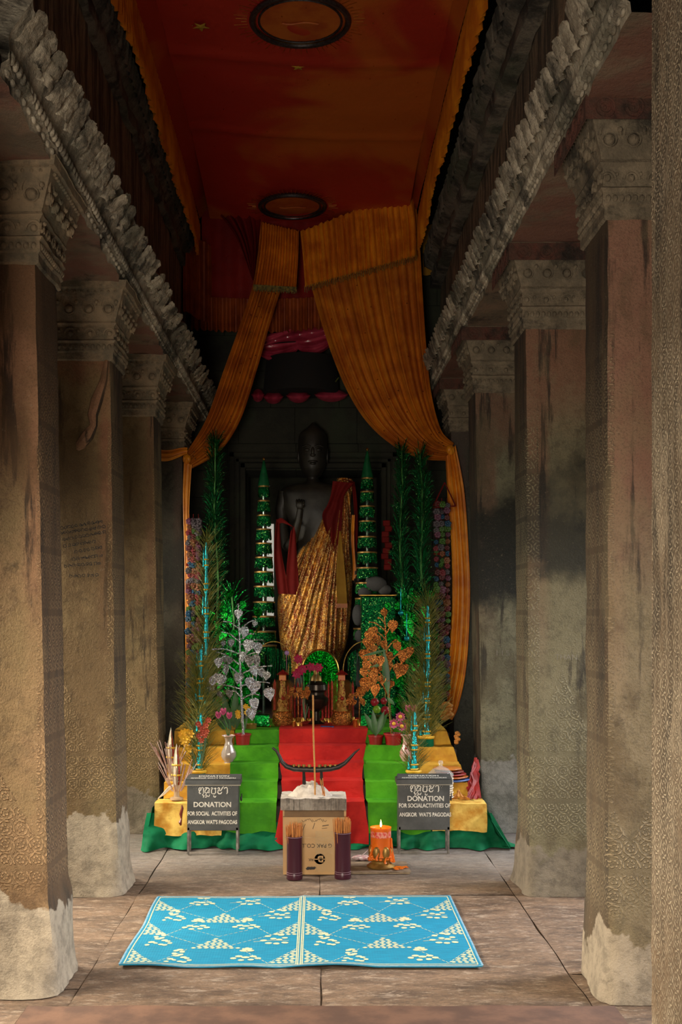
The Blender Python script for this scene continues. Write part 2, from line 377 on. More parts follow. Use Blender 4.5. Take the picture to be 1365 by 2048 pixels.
def side(s, xs, zb, name, y0=3.95, y1=11.25):
    # xs: soffit edge, frieze bottom, frieze top, wall ; s = +1 right, -1 left
    q = lambda x, z: (s*x, z)
    beam = [q(1.75, zb), q(xs[0], zb), q(xs[0]-.005, zb+.035), q(xs[0]-.03, zb+.05), q(xs[0]-.028, zb+.075), q(xs[1]+.015, zb+.10), q(xs[1]+.01, zb+.135), q(xs[1], zb+.15), q(xs[2], zb+.25), q(xs[2]+.03, zb+.275), q(xs[3], zb+.32)]
    mb = extrude(beam, y0, y1, name, None, .012 if s > 0 else .022, .05, [0]+[1]*9)
    struct(mb.build('trim_'+('1' if s > 0 else '2'), [SOFF, TRIM], None, True, angle=60))
    w = extrude([q(xs[3], zb+.3), q(xs[3], 4.78), ], y0-.05, y1, name, None, .008, .08)
    ui = .13 if s > 0 else .06; up = [q(xs[3], 4.76), q(xs[3]-ui*.7, 4.78), q(xs[3]-ui*.8, 4.86), q(xs[3]-ui*.6, 4.88), q(xs[3]-ui*1.2, 4.93), q(xs[3]-ui*1.4, 5.06), q(xs[3]-ui*.5, 5.10), q(xs[3]+.1, 5.5)]
    w.cur = 1; k = len(w.f); e = extrude(up, y0-.05, y1, name, None, .022, .06); w.add(e.v, e.f)
    # little tongue leaves under the upper cornice
    yy = y0
    while yy < y1:
        L = .10
        def fn(u, v):
            b = math.sin(PI*u)*.028*(1-v*.3)
            return (s*(xs[3]-ui*1.15-.02*v-b*.8), yy+L*u*.92, 4.93+.13*v+.008*nz(yy, u*3, v*3, 2))
        w.grid(fn, 4, 3); yy += L
    w.cur = 1
    struct(w.build('wall_'+('right' if s > 0 else 'left'), [WALLM, DARKC], None, True, angle=60))
    # frieze leaves: rows of upright lotus petals leaning over the nave
    f = MB(); yy = y0+.02; p = .125 if s > 0 else .15
    while yy < y1-.1:
        r = random.Random(int(yy*100)+s)
        jag = .022 if s > 0 else .05
        tk = r.uniform(.85, 1.12)*(1 if r.random() > (.04 if s > 0 else .3) else .55)
        def fn(u, v):
            b = (math.sin(PI*u)**.5)*.022+.012*nz(yy+u, v, s, 12)
            top = v*(.125*tk)*(1-.12*abs(2*u-1)**2)
            return (s*(xs[1]-.012+(xs[2]-xs[1]-.01)*v-b*(1-.35*v)-jag*.3*nz(yy, v*2, 3, 4)), yy+p*u*.97-.02*v, zb+.13+top+jag*.25*nz(yy*3, u*2, 7, 5))
        f.grid(fn, 10, 9)
        for q2 in range(3):      # lower bead-and-leaf row
            a = yy+p*(q2+.5)/3; f.ball((s*(xs[0]-.03), a, zb+.075), .02, 6, (.7, .9, 1.3))
        for q2 in range(2):
            a = yy+p*(q2+.5)/2
            f.ball((s*(xs[0]-.012), a, zb+.028), .016, 6, (.6, 1.4, .9))
        yy += p
    f.cur = 0
    struct(f.build('trim_'+('3' if s > 0 else '4'), TRIM, None, True, angle=75))
side(1, (1.075, 1.03, .985, 1.2), 3.66, 'r')
side(-1, (1.095, 1.055, .985, 1.25), 3.45, 'l')
mb = MB()
for s in (1, -1):        # half vaults over the side galleries
    mb.grid(lambda u, v: (s*(1.5+2.6*u), -2+14.6*v, (3.72 if s > 0 else 3.5)-.9*u*u), 8, 4)
    mb.grid(lambda u, v: (s*(1.3+2.8*u), -2+14.6*v, 5.5-1.6*u), 4, 4)
mb.grid(lambda u, v: (1.42*math.cos(PI*u)*(1), 3.2+9.0*v, 5.35+1.9*math.sin(PI*u)**.8+.03*nz(u*9, v*20, 0)), 24, 30)
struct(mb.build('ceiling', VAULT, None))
# sanctuary wall with the niche behind the statue
mb = MB()
NX0, NX1, NZ = P(492, 0, 11.3).x, P(762, 0, 11.3).x, P(0, 938, 11.3).z
def wallbox(a, b): mb.box(a, b)
r = random.Random(3)
z = 0
while z < 6.6:
    h = r.uniform(.24, .38); x = -2.4
    while x < 2.4:
        w = r.uniform(.35, .7); x1 = min(x+w, 2.4)
        for (a, b) in ((x, min(x1, NX0)), (max(x, NX1), x1)) if z+h/2 < NZ else ((x, x1),):
            if b-a > .03:
                d = r.uniform(0, .012); zt = min(z+h, NZ) if (z < NZ < z+h and False) else z+h
                mb.rbox((a+.0008, 11.28+d, z+.0008), (b-.0008, 11.9, zt-.0008), .004)
        x = x1
    z += h
mb.box((NX0-.1, 12.1, 0), (NX1+.1, 12.2, 4)); mb.box((-2.4, 11.7, 0), (NX0, 12.2, 6.6)); mb.box((NX1, 11.7, 0), (2.4, 12.2, 6.6)); mb.box((NX0, 11.7, NZ+.1), (NX1, 12.2, 6.6))
for (dx, t) in ((.0, .05), (.06, .035), (.11, .05)):    # stepped frame
    for sx, X in ((-1, NX0), (1, NX1)):
        a = X+sx*dx; mb.rbox((min(a, a+sx*t), 11.22+dx*.3, .5), (max(a, a+sx*t), 11.32, NZ+dx+t), .006)
    mb.rbox((NX0-dx-t, 11.22+dx*.3, NZ+dx), (NX1+dx+t, 11.32, NZ+dx+t), .006)
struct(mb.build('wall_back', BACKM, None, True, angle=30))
mb = MB(); a, b = P(534, 1048, 12.05), P(548, 1240, 12.05); mb.box((a.x, 12.04, b.z), (b.x, 12.06, a.z))
struct(mb.build('window_1', glow('daylight_slit', (1, .93, .78), .35), None, False))
# outer gallery parapets (beyond the pillars)
mb = MB()
for s in (1, -1):
    mb.box((min(s*4.25, s*4.5), -2, 0), (max(s*4.25, s*4.5), 12, .45))
    for y in range(0, 13, 3): mb.box((min(s*4.25, s*4.55), y-.2, .45), (max(s*4.25, s*4.55), y+.2, 3.4))
struct(mb.build('wall_outer', BACKM, None, False))

# ------------------------------------------------------------------ pillars
def pillar(s, X, Y, ztop, zneck, mat, cap, lean, label, w=.45, flare=.03, thick=.40, frieze=True, seed=0, rows=None):
    # X: inner face, Y: front face
    t = thing('stone_pillar', label, 'pillar', (s*X+s*w/2, Y+thick/2, 0), 'carved square pillars along the nave')
    hx, hy = w/2, thick/2
    L = lambda z: lean*z/3.1
    mb = MB(); rows = 84; per = []
    ns = 14
    for k in range(4):
        for i in range(ns):
            u = i/ns
            per.append([(-hx+2*hx*u, -hy), (hx, -hy+2*hy*u), (hx-2*hx*u, hy), (-hx, hy-2*hy*u)][k])
    vs = []
    for j in range(rows+1):
        z = (zneck+.02)*(j/rows)**1.15
        for (x, y) in per:
            f = max(0, 1-z/.42); g = nz(x*1.5+seed, y*1.5, z*1.3, 3.3); g2 = nz(x+seed, y, z, 13)
            corner = (abs(x)/hx)**8*(abs(y)/hy)**8
            brk = flare*(1 if f > 0 else 0)*min(1, f*6)*(1+.6*g)          # plastered repair stands proud
            out = .003*g+.0022*g2+brk+f*f*.03-corner*(.006+.018*f+.012*max(0, nz(seed, x*y*50, z*4)))+.02*f*g
            if f > .93: out += .012*abs(g2)
            rr = math.hypot(x, y)
            vs.append((x+x/hx*out+L(z), y+y/hy*out, z))
    n = len(per); fs = []
    for j in range(rows):
        for i in range(n): fs.append((j*n+i, j*n+(i+1) % n, (j+1)*n+(i+1) % n, (j+1)*n+i))
    mb.add(vs, fs); mb.build('shaft', mat, t, True, True, angle=50)
    # capital: stacked mouldings
    cp = MB(); hgt = ztop-zneck; xl = L(zneck)
    prof = [(0, -.01), (.012, 0), (.012, .04), (.022, .05), (.018, .10), (.03, .115), (.018, .125), (.018, .20), (.034, .22), (.028, .235), (.032, .25), (.075, .39), (.082, .42), (.10, .43), (.105, .47), (.105, .58), (.11, 1.0)]
    sc = hgt/.47
    prof = [(p, min(zz*sc if zz < .9 else hgt, hgt)) for p, zz in prof]
    vs = []; ms = 10
    for (p, zz) in prof:
        for k in range(4):
            for i in range(ms):
                u = 2*i/ms-1; a, b = hx+p, hy+p
                q = [(a*u, -b), (a, b*u), (-a*u, b), (-a, -b*u)][k]
                d = .004*nz(q[0]+seed, q[1], zz, 14)+.004*nz(q[0]+seed, q[1], zz, 5); vs.append((q[0]+xl+d, q[1]+d, zneck+zz+d))
    m = 4*ms; cp.add(vs, [(j*m+i, j*m+(i+1) % m, (j+1)*m+(i+1) % m, (j+1)*m+i) for j in range(len(prof)-1) for i in range(m)])
    c = cp.build('capital', cap, t, True, True, angle=35)
    if frieze:
        fz = MB(); fr = MB()
        def face(which):     # yields (point fn) for front and nave faces
            if which == 0: return lambda u, z, d, p: (xl+u, -hy-p-d, z), hx, (0, 1, 0)
            return lambda u, z, d, p: (xl-s*(hx+p+d), u, z), hy, (1, 0, 0)
        for which in (0, 1):
            fn, half, ax = face(which)
            K = 5
            for i in range(K):                       # arcade of leaves with round bosses
                u = (2*(i+.5)/K-1)*(half+.05); z0 = zneck+.31*sc
                fz.torus(fn(u, z0+.01, .01, .055), .042, .007, 12, 4, ax, (0, PI), (1, 1.3))
                fz.ball(fn(u, z0-.005, .0, .05), .026, 8, (1, 1, 1)); fz.torus(fn(u, z0-.005, .006, .055), .03, .004, 10, 4, ax)
                fz.ball(fn(u+half/K, z0+.03, .004, .065), .012, 6)
                z1 = zneck+.163*sc
                fz.torus(fn(u, z1-.012, .006, .02), .032, .006, 12, 4, ax, (0, PI), (1, 1.1)); fz.ball(fn(u, z1-.004, .0, .02), .016, 6)
                fz.ball(fn(u+half/K, z1+.012, .0, .02), .009, 6)
            K2 = 15
            for i in range(K2):
                u = (2*(i+.5)/K2-1)*(half+.01)
                fz.ball(fn(u, zneck+.075*sc, .0, .018), .013, 6, (1, 1, 1.25)); fz.ball(fn(u*1.2, zneck+.405*sc, .0, .085), .008, 4)
            zr = zneck+.50*sc
            p = .106
            if hgt > .44:
                zc = ztop-.055
                a, b = fn(-(half+p), zc-.045, 0, p), fn(half+p, zc+.05, .004, p)
                q = [min(a[k], b[k]) for k in range(3)]; r2 = [max(a[k], b[k]) for k in range(3)]; fr.box(q, r2)
                for i in range(5):
                    u = (2*(i+.5)/5-1)*(half+.09)
                    fr.torus(fn(u, zc, .006, p), .04, .005, 16, 4, ax); fr.torus(fn(u, zc, .006, p), .022, .004, 12, 4, ax); fr.ball(fn(u, zc, .002, p), .009, 6)
                    for e in range(8):
                        aa = e*PI/4; fr.ball(fn(u+.031*math.cos(aa), zc+.031*math.sin(aa), .0, p), .007, 4)
        fz.build('carved_frieze', cap, t, True, True); 
        if fr.v: fr.build('painted_frieze', REDF, t, True, True)
    return t
pl1 = pillar(-1, 1.115, 4.80, 3.47, 3.06, SL1, CAPL, -.062, 'weathered left pillar nearest the camera with rough pale plaster at its foot', flare=.012, seed=1)
pl2 = pillar(-1, 1.13, 6.50, 3.45, 3.03, SL2, CAPL, -.040, 'brown left pillar with faded handwriting and a rough pale broken foot', w=.45, flare=.010, seed=2)
pl3 = pillar(-1, 1.14, 8.34, 3.45, 3.03, SL3, CAPL, -.05, 'third pillar on the left beside the green-skirted altar end', flare=.004, seed=3)
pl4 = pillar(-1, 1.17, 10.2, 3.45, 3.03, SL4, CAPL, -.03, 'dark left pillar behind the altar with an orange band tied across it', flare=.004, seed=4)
pr1 = pillar(1, 1.19, 4.72, 3.68, 3.22, SR1, CAPR, -.005, 'tall right pillar nearest the camera with rosette capital and pink edge', flare=.006, seed=5, w=.39)
pr2 = pillar(1, 1.195, 6.50, 3.66, 3.21, SR2, CAPR, -.022, 'middle right pillar with black arc stains and pointed filigree carving', flare=.002, seed=6, w=.45)
pr3 = pillar(1, 1.195, 8.38, 3.66, 3.21, SR3, CAPR, -.05, 'third right pillar with a broad black soot patch beside the altar end', flare=.004, seed=7)
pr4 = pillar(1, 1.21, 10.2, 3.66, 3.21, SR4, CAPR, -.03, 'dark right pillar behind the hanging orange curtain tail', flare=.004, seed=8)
# hanging plaster drip on the second left pillar, and the handwriting
mb = MB()
pts = [P(218, 720, 6.49), P(212, 760, 6.485), P(198, 800, 6.48), P(190, 830, 6.478), P(192, 850, 6.478), P(180, 870, 6.475), P(165, 890, 6.478), P(160, 900, 6.48)]
mb.tube([p+Vector((-.015, .012, 0)) for p in pts], [.012, .022, .034, .03, .022, .036, .03, .008], 8)
mb.build('plaster_lump', SL1, pl2)
mb = MB(); r = random.Random(11)
for k, (x0, y0, x1, dy) in enumerate(((122, 1056, 205, -14), (120, 1066, 214, -14), (126, 1079, 212, -16), (128, 1092, 190, -10), (150, 1104, 200, -10), (146, 1118, 205, -8), (130, 1132, 198, -6), (140, 1152, 196, -2))):
    x = x0
    while x < x1:
        t = (x-x0)/(x1-x0); pts = []
        for q in range(7):
            a = q*1.3+r.random()*2; pts.append(P(x+3.0*math.cos(a)+q*.6, y0+dy*t+3.2*math.sin(a), 6.4835))
        mb.ribbon(pts, .0036); x += 6.5+r.random()*3
o = mb.build('handwriting', simple('old_black_ink', (.012, .010, .008), bump=0), pl2, False); o['label'] = 'faded dark handwriting'
mb = MB()
for (s, x, y, w) in (('THAN', 1133, 1314, 44), ('115', 1007, 1306, 26)):
    Yd = 6.488 if s == 'THAN' else 8.37
    c = P(x, y, Yd); vs, fs = text_geo(s, 10*Yd/F, w*Yd/F, -.02)
    mb.add([(c[0]+a, c[1], c[2]+b) for a, b in vs], fs)
    o = mb.build('scratched_letters', simple('pale_scratch', (.27, .24, .19), bump=0), pr2 if s == 'THAN' else pr3, False); mb = MB()
# door jamb at the right edge and the raised threshold
JM = stone('stone_door_jamb', (.85, .70, .52), (.40, .28, .18), (.40, .27, .2), (3.4, 4.0), None, (9.0, .1, .1, .3), side=1, streak=1.15, base_z=-1, plaster=None, inner=0, bands=0)
for s, X in ((1, 1.134), (-1, 1.16)):
    mb = MB()
    y0, y1 = 3.25, 3.90
    mb.grid(lambda u, v: (s*(X+.004*nz(u*6, v*30, s, 1.5)), y1-(y1-y0)*u, 4.1*v), 16, 90)
    mb.grid(lambda u, v: (s*(X+.6*u), y1+.003*nz(u*5, v*20, 2), 4.1*v), 8, 30)
    mb.grid(lambda u, v: (s*(X+.6*u), y0, 4.1*v), 2, 2)
    struct(mb.build('door_'+('1' if s > 0 else '2'), JM, None, True))
mb = MB(); mb.box((-1.75, 3.25, 4.0), (1.75, 3.9, 4.5)); struct(mb.build('trim_5', DARKC, None, False))
THR = simple('worn_threshold_stone', (.15, .078, .048), (.085, .045, .030), .75, scale=7, bump=.5, bs=18)
mb = MB(); mb.grid(lambda u, v: (-1.07+2.165*u, 3.2+1.04*v-.006*nz(u*12, v, 0), .15+.004*nz(u*8, v*4, 1)), 60, 12)
mb.grid(lambda u, v: (-1.07+2.165*u, 4.24-.006*nz(u*12, 1, 0)+.004*v, .15+.004*nz(u*8, 4, 1)-.16*v), 60, 4)
for X in (-1.07, 1.095): mb.grid(lambda u, v: (X, 3.2+1.04*u, .15-.16*v), 12, 3)
struct(mb.build('trim_6', THR, None, True, angle=30))
# ------------------------------------------------------------------ colours of the furnishings
RED = cloth('red_cloth', (.55, .025, .018), (.32, .010, .010)); GREEN = cloth('lime_green_cloth', (.085, .36, .012), (.035, .19, .008), scale=4)
YEL = cloth('yellow_cloth', (.72, .42, .05), (.50, .24, .03), scale=7); YEL2 = cloth('stained_yellow_cloth', (.82, .56, .13), (.50, .22, .025), scale=9)
TEALG = cloth('emerald_cloth', (.004, .17, .065), (.002, .075, .03)); 
CANR = cloth('canopy_red_satin', (.22, .012, .008), (.15, .008, .006), .55)
ORG = simple('orange_satin', (.82, .30, .015), (.56, .15, .01), .42, 0, 4, .15, 40)
ORGD = simple('orange_gauze', (.66, .215, .014), (.44, .11, .01), .5, 0, 5, .15, 60)
GOLDT = foil('gold_sequins', (.95, .62, .18), (.40, .18, .04), .3, 260, .8); GOLD = simple('gold', (.85, .50, .12), (.6, .32, .07), .28, 1, 20, .3, 60)
GFOIL = foil('gold_foil', (.90, .42, .12), (.20, .05, .01), .2, 150, 1.0); SFOIL = foil('silver_foil', (.85, .85, .85), (.14, .14, .15), .2, 150, 1.0)
GRF = foil('green_foil', (.015, .55, .09), (.004, .07, .015), .16, 70, 1.0, 1.0, (.3, .9, .4), .95); GRF2 = foil('bright_green_foil', (.03, .9, .10), (.006, .14, .02), .16, 90, 1.0, 1.0)
DGR = foil('dark_green_tinsel', (.012, .26, .07), (.002, .03, .01), .15, 120, 1.0, 1.0, (.45, .75, .25), .93)
TEAL = foil('turquoise_foil', (.02, .55, .55), (.01, .28, .30), .25, 60, .7, .7)
GRASS = simple('golden_green_grass', (.20, .17, .02), (.035, .07, .01), .5, .2, 30, 0); LEAF = simple('leaf_green', (.04, .13, .025), (.02, .07, .015), .45, 0, 9, .2)
POT = simple('red_plastic', (.30, .012, .012), (.22, .01, .01), .35, bump=.05); GREY = simple('grey_painted_metal', (.080, .084, .082), (.045, .048, .047), .5, .2, 6, .25, 40)
LEG = simple('worn_steel', (.26, .24, .21), (.10, .09, .08), .5, .5, 20, .3); WHT = simple('white_paint', (.80, .77, .68), (.6, .57, .5), .6, 0, 40, .1)
CARD = simple('cardboard', (.56, .33, .13), (.46, .26, .10), .55, 0, 3, .12, 30); CARDD = simple('dark_cardboard', (.20, .11, .045), (.14, .075, .03), .7, 0, 8, .3)
BLK = simple('black_print', (.03, .025, .022), bump=0); BLU = simple('blue_print', (.02, .13, .55), bump=0)
TAPE = glassy('clear_tape', (.7, .5, .25), .35, .12); ASH = simple('ash', (.78, .70, .60), (.58, .50, .42), .95, 0, 18, .9, 60, dist=.01)
CONC = rough_stone('stained_slab', (.34, .28, .22), (.17, .13, .10), dark=(.06, .05, .04), k=.6, stretch=(30, 30, 1.5), scale=8); IRON = simple('black_iron', (.028, .022, .02), (.05, .04, .035), .45, .6, 20, .4)
PURP = simple('purple_plastic', (.042, .006, .015), (.035, .005, .012), .28, 0, 3, .03); INC = simple('incense_orange_brown', (.52, .20, .04), (.36, .12, .03), .8, 0, 30, .1)
WAX = simple('orange_wax', (.85, .19, .008), (.70, .13, .008), .4, 0, 8, .25, 25); n_ = WAX.node_tree.nodes['Principled BSDF']; n_.inputs['Subsurface Weight'].default_value = .3; n_.inputs['Subsurface Radius'].default_value = (.03, .012, .004); n_.inputs['Subsurface Scale'].default_value = .6
BRASS = simple('old_brass', (.38, .22, .05), (.22, .12, .03), .4, .6, 12, .4); DBR = simple('dark_bronze', (.06, .045, .035), (.03, .025, .02), .3, .8, 12, .2)
CHINA = simple('silver_grey_glaze', (.42, .38, .33), (.30, .24, .20), .18, .1, 6, .1); CHIP = simple('pink_glaze', (.62, .42, .38), (.52, .22, .18), .2, 0, 14, .1)
PINK = simple('pink_petal', (.55, .10, .22), (.40, .06, .15), .6, 0, 20, .1); YPET = simple('yellow_petal', (.80, .48, .03), (.6, .32, .02), .6, 0, 20, .1); CORAL = simple('coral_petal', (.42, .07, .03), (.3, .04, .02), .6)
GLS = glassy('clear_glass', (.75, .78, .74), .22, .03); AMB = glassy('amber_glass', (.35, .12, .02), .12, .04); REDG = foil('red_foil', (.45, .03, .02), (.2, .01, .01), .3, 80, .8, .7)
PVC = simple('magenta_satin', (.48, .05, .09), (.30, .02, .045), .22, 0, 5, .2, 12); BLUF = foil('blue_foil', (.05, .3, .8), (.02, .12, .4), .3, 60, .8, .6)
PAPR = simple('white_paper', (.72, .66, .55), (.62, .5, .34), .6, 0, 14, .2); DSTAT = simple('old_dark_sandstone', (.030, .026, .017), (.014, .012, .009), .5, 0, 7, .5, 20)
DRED = cloth('dark_red_cloth', (.16, .008, .006), (.11, .006, .005)); DYEL = cloth('dull_yellow_cloth', (.42, .23, .03), (.32, .16, .02))

# ------------------------------------------------------------------ stepped altar
al = thing('stepped_altar', 'low stepped wooden altar running between the pillars under coloured cloths', 'altar', (.03, 9, 0))
LV = [(7.84, .29), (8.04, .404), (8.22, .505), (8.42, .605), (8.62, .706)]     # (front y, top z)
XS = [(-1.10, 1.13), (-1.07, 1.08), (-.86, 1.04), (-.84, 1.03), (-.84, 1.00)]
DW = simple('dark_plank_wood', (.05, .035, .025), (.03, .02, .015), .8)
for i, (y, z) in enumerate(LV):
    m = MB(); m.rbox((XS[i][0]+.012, y+.012, LV[i-1][1] if i else .16), (XS[i][1]-.012, 11.1 if i == 4 else LV[i+1][0]+.1, z-.008), .006); m.build('step', DW, al)
for x in (-1.0, -.3, .4, 1.0):
    for y in (7.95, 9.5): m = MB(); m.box((x-.03, y, 0), (x+.03, y+.06, .17)); m.build('leg', DW, al)
def steps_profile(i0, i1, zbot, off):
    pts = [(LV[i0][0]-off, zbot)]
    for i in range(i0, i1+1):
        y, z = LV[i]; pts.append((y-off, z+off))
        pts.append(((LV[i+1][0]-off) if i < 4 else y+.9, z+off))
    return pts
def resample(pts, d):
    out = []
    for a, b in zip(pts, pts[1:]):
        k = max(1, int(math.dist(a, b)/d))
        out += [(a[0]+(b[0]-a[0])*j/k, a[1]+(b[1]-a[1])*j/k) for j in range(k)]
    return out+[pts[-1]]
def runner(name, mat, x0, x1, i0, i1, zbot, off, label, cat, amp=.006, seed=0, parent=None, hem=0, group=None, xf=None):
    pr = resample(steps_profile(i0, i1, zbot, off), .018); nx = max(6, int((x1-x0)/.02)); m = MB(); K = len(pr)-1
    def fn(u, v):
        j = min(K, int(round(v*K))); y, z = pr[j]
        a, b = (xf(z) if xf else (x0, x1)); x = a+(b-a)*u
        w = amp*(nz(x+seed, y*2, z*2, 5)+.8*nz(x*3, z*1.2, y+seed, 9)); hang = max(0, (LV[i0][1]-.02-z)) if y < LV[i0][0]+.01 else 0
        w += hang*.14*nz(x*1.0, seed, 1, 12)
        e = .006*nz(z, y, seed+(7 if u > .5 else 0), 9)*(1 if (u < .01 or u > .99) else 0)
        return (x+e, y-abs(w)*1.0-hang*.10, z+w*.6+(hem*nz(x, seed, 3, 7) if j == 0 else 0))
    m.grid(fn, nx, K); o = m.build(name, mat, None, True, angle=60)
    solo(o); return tag(o, label, cat, group)
# emerald skirt
m = MB()
def skirt(u, v):
    x = -1.17+2.36*u; z = .225*(1-v)**.9+.004
    w = math.sin(x*17+4*nz(x, 0, 0, 2))*.045*v+.03*v*math.sin(x*41+6*v+3*nz(x, 1, 0, 3))+.05*v*nz(x, v, 2, 6)
    fl = max(0, (x-.86)/.33)*v; fr = max(0, (-.98-x)/.19)*v
    return (x+fl*.12-.02*v*(u < .1)*1, 7.868-.10*v**1.6+w*v**1.3-.05*math.sin(PI*fr), z+(.02*max(0, nz(x, 1, 1, 5)) if v > .97 else 0))
m.grid(skirt, 130, 16)
m.grid(lambda u, v: (1.14+.16*v*(1-.2*u)+.02*math.sin(u*9)*v, 7.74+.75*u+.10*v*math.sin(u*6), .24*(1-v)+.004), 30, 10)
m.grid(lambda u, v: (-1.125-.05*v+.015*math.sin(u*20)*v, 7.80+.6*u, .27*(1-v)+.004), 24, 8)
# the corner dragged out over the floor
m.grid(lambda u, v: (1.16+.22*u*v+.10*u, 7.86-.10*u+.06*v, (.25*(1-u)**1.5)*(1-v)+.006+.02*abs(math.sin(u*7))*(1-v)), 20, 8)
tag(solo(m.build('altar_skirt', TEALG, None, True, angle=70)), 'emerald green cloth hanging to the floor around the altar foot', 'cloth')
runner('yellow_cloth', YEL2, -1.115, -.655, 0, 0, .085, .010, 'stained bright yellow cloth over the left end of the altar', 'cloth', .004, 1, hem=.004)
runner('yellow_cloth', YEL2, .775, 1.15, 0, 0, .115, .010, 'creased stained yellow cloth over the right end of the altar', 'cloth', .008, 2, hem=.008)
runner('yellow_cloth', YEL, -1.075, -.625, 1, 4, LV[0][1]+.012, .007, 'yellow cloth on the upper altar steps behind the left donation box', 'cloth', .006, 3)
runner('yellow_cloth', YEL, .655, 1.055, 1, 4, LV[0][1]+.012, .007, 'olive yellow cloth stepping up the right side of the altar', 'cloth', .010, 4, xf=lambda z: (.655, 1.075-.10*(z-.3)/.4))
runner('green_cloth', GREEN, -.63, -.28, 0, 4, .105, .016, 'lime green runner down the steps left of the red one', 'cloth', .006, 5, hem=.02, xf=lambda z: (-.64+.03*z, -.285+.01*z))
runner('green_cloth', GREEN, .34, .65, 0, 4, .105, .016, 'lime green runner down the steps right of the red one', 'cloth', .007, 6, hem=.03, xf=lambda z: (.345-.03*z, .65+.12*max(0,min(1,(.36-z)/.1))))
runner('red_cloth', RED, -.28, .36, 0, 4, .03, .024, 'red runner down the middle of the altar steps', 'cloth', .007, 7, hem=.02, xf=lambda z: (-.27-.02*math.cos(z*9), .345+.03*math.cos(z*8)-.12*max(0, .27-z)))

# ------------------------------------------------------------------ donation boxes
KH = {  # strokes of the five Khmer letter groups, in units of the word's height (x, z)
 'po': [[(0,.62),(.02,.85),(.12,.95),(.22,.86),(.2,.7),(.08,.62),(.04,.4),(.12,.3),(.22,.36)], [(.22,.86),(.36,.98),(.48,.86),(.46,.3)], [(.46,.3),(.36,.2),(.5,.06),(.44,-.12)]],
 'to': [[(0,.85),(.1,.96),(.2,.86),(.12,.72),(.02,.66)], [(.1,.96),(.34,.9),(.46,.8),(.42,.6),(.28,.62)], [(.02,.66),(.02,.42),(.16,.34),(.3,.5),(.42,.36),(.44,.6)], [(.0,.1),(.1,.22),(.26,.06),(.12,-.06),(.0,-.04)], [(.26,.06),(.40,.0),(.50,.22)]],
 'bo': [[(0,.86),(.1,.96),(.18,.84),(.06,.74),(.04,.4),(.14,.3)], [(.14,.3),(.36,.3),(.46,.42),(.46,.9)], [(.3,.92),(.38,.8),(.46,.92),(.54,.84)], [(.28,.16),(.28,.0),(.42,-.06),(.5,.08)]],
 'co': [[(0,.8),(.08,.96),(.2,.9),(.18,.74),(.06,.66),(.02,.42),(.14,.3),(.32,.32),(.44,.5)], [(.16,.6),(.34,.66),(.5,.96),(.62,1.06)], [(.5,.9),(.4,.78)]],
 'aa': [[(0,.8),(.08,.96),(.26,.96),(.32,.84),(.32,.42),(.24,.28)]]}
def khmer(mb, c, h, width):
    tot = .60+.62+.66+.66+.36; k = width/tot; x = c[0]-width/2
    sk_ = 0
    for key, adv in (('po', .60), ('to', .62), ('bo', .66), ('co', .66), ('aa', .36)):
        for st in KH[key]:
            sk_ += 1; mb.ribbon([(x+a*k, c[1]-.00025*sk_, c[2]+(b-.45)*h) for a, b in st], [h*.08]+[h*.115]*(len(st)-2)+[h*.07])
        x += adv*k
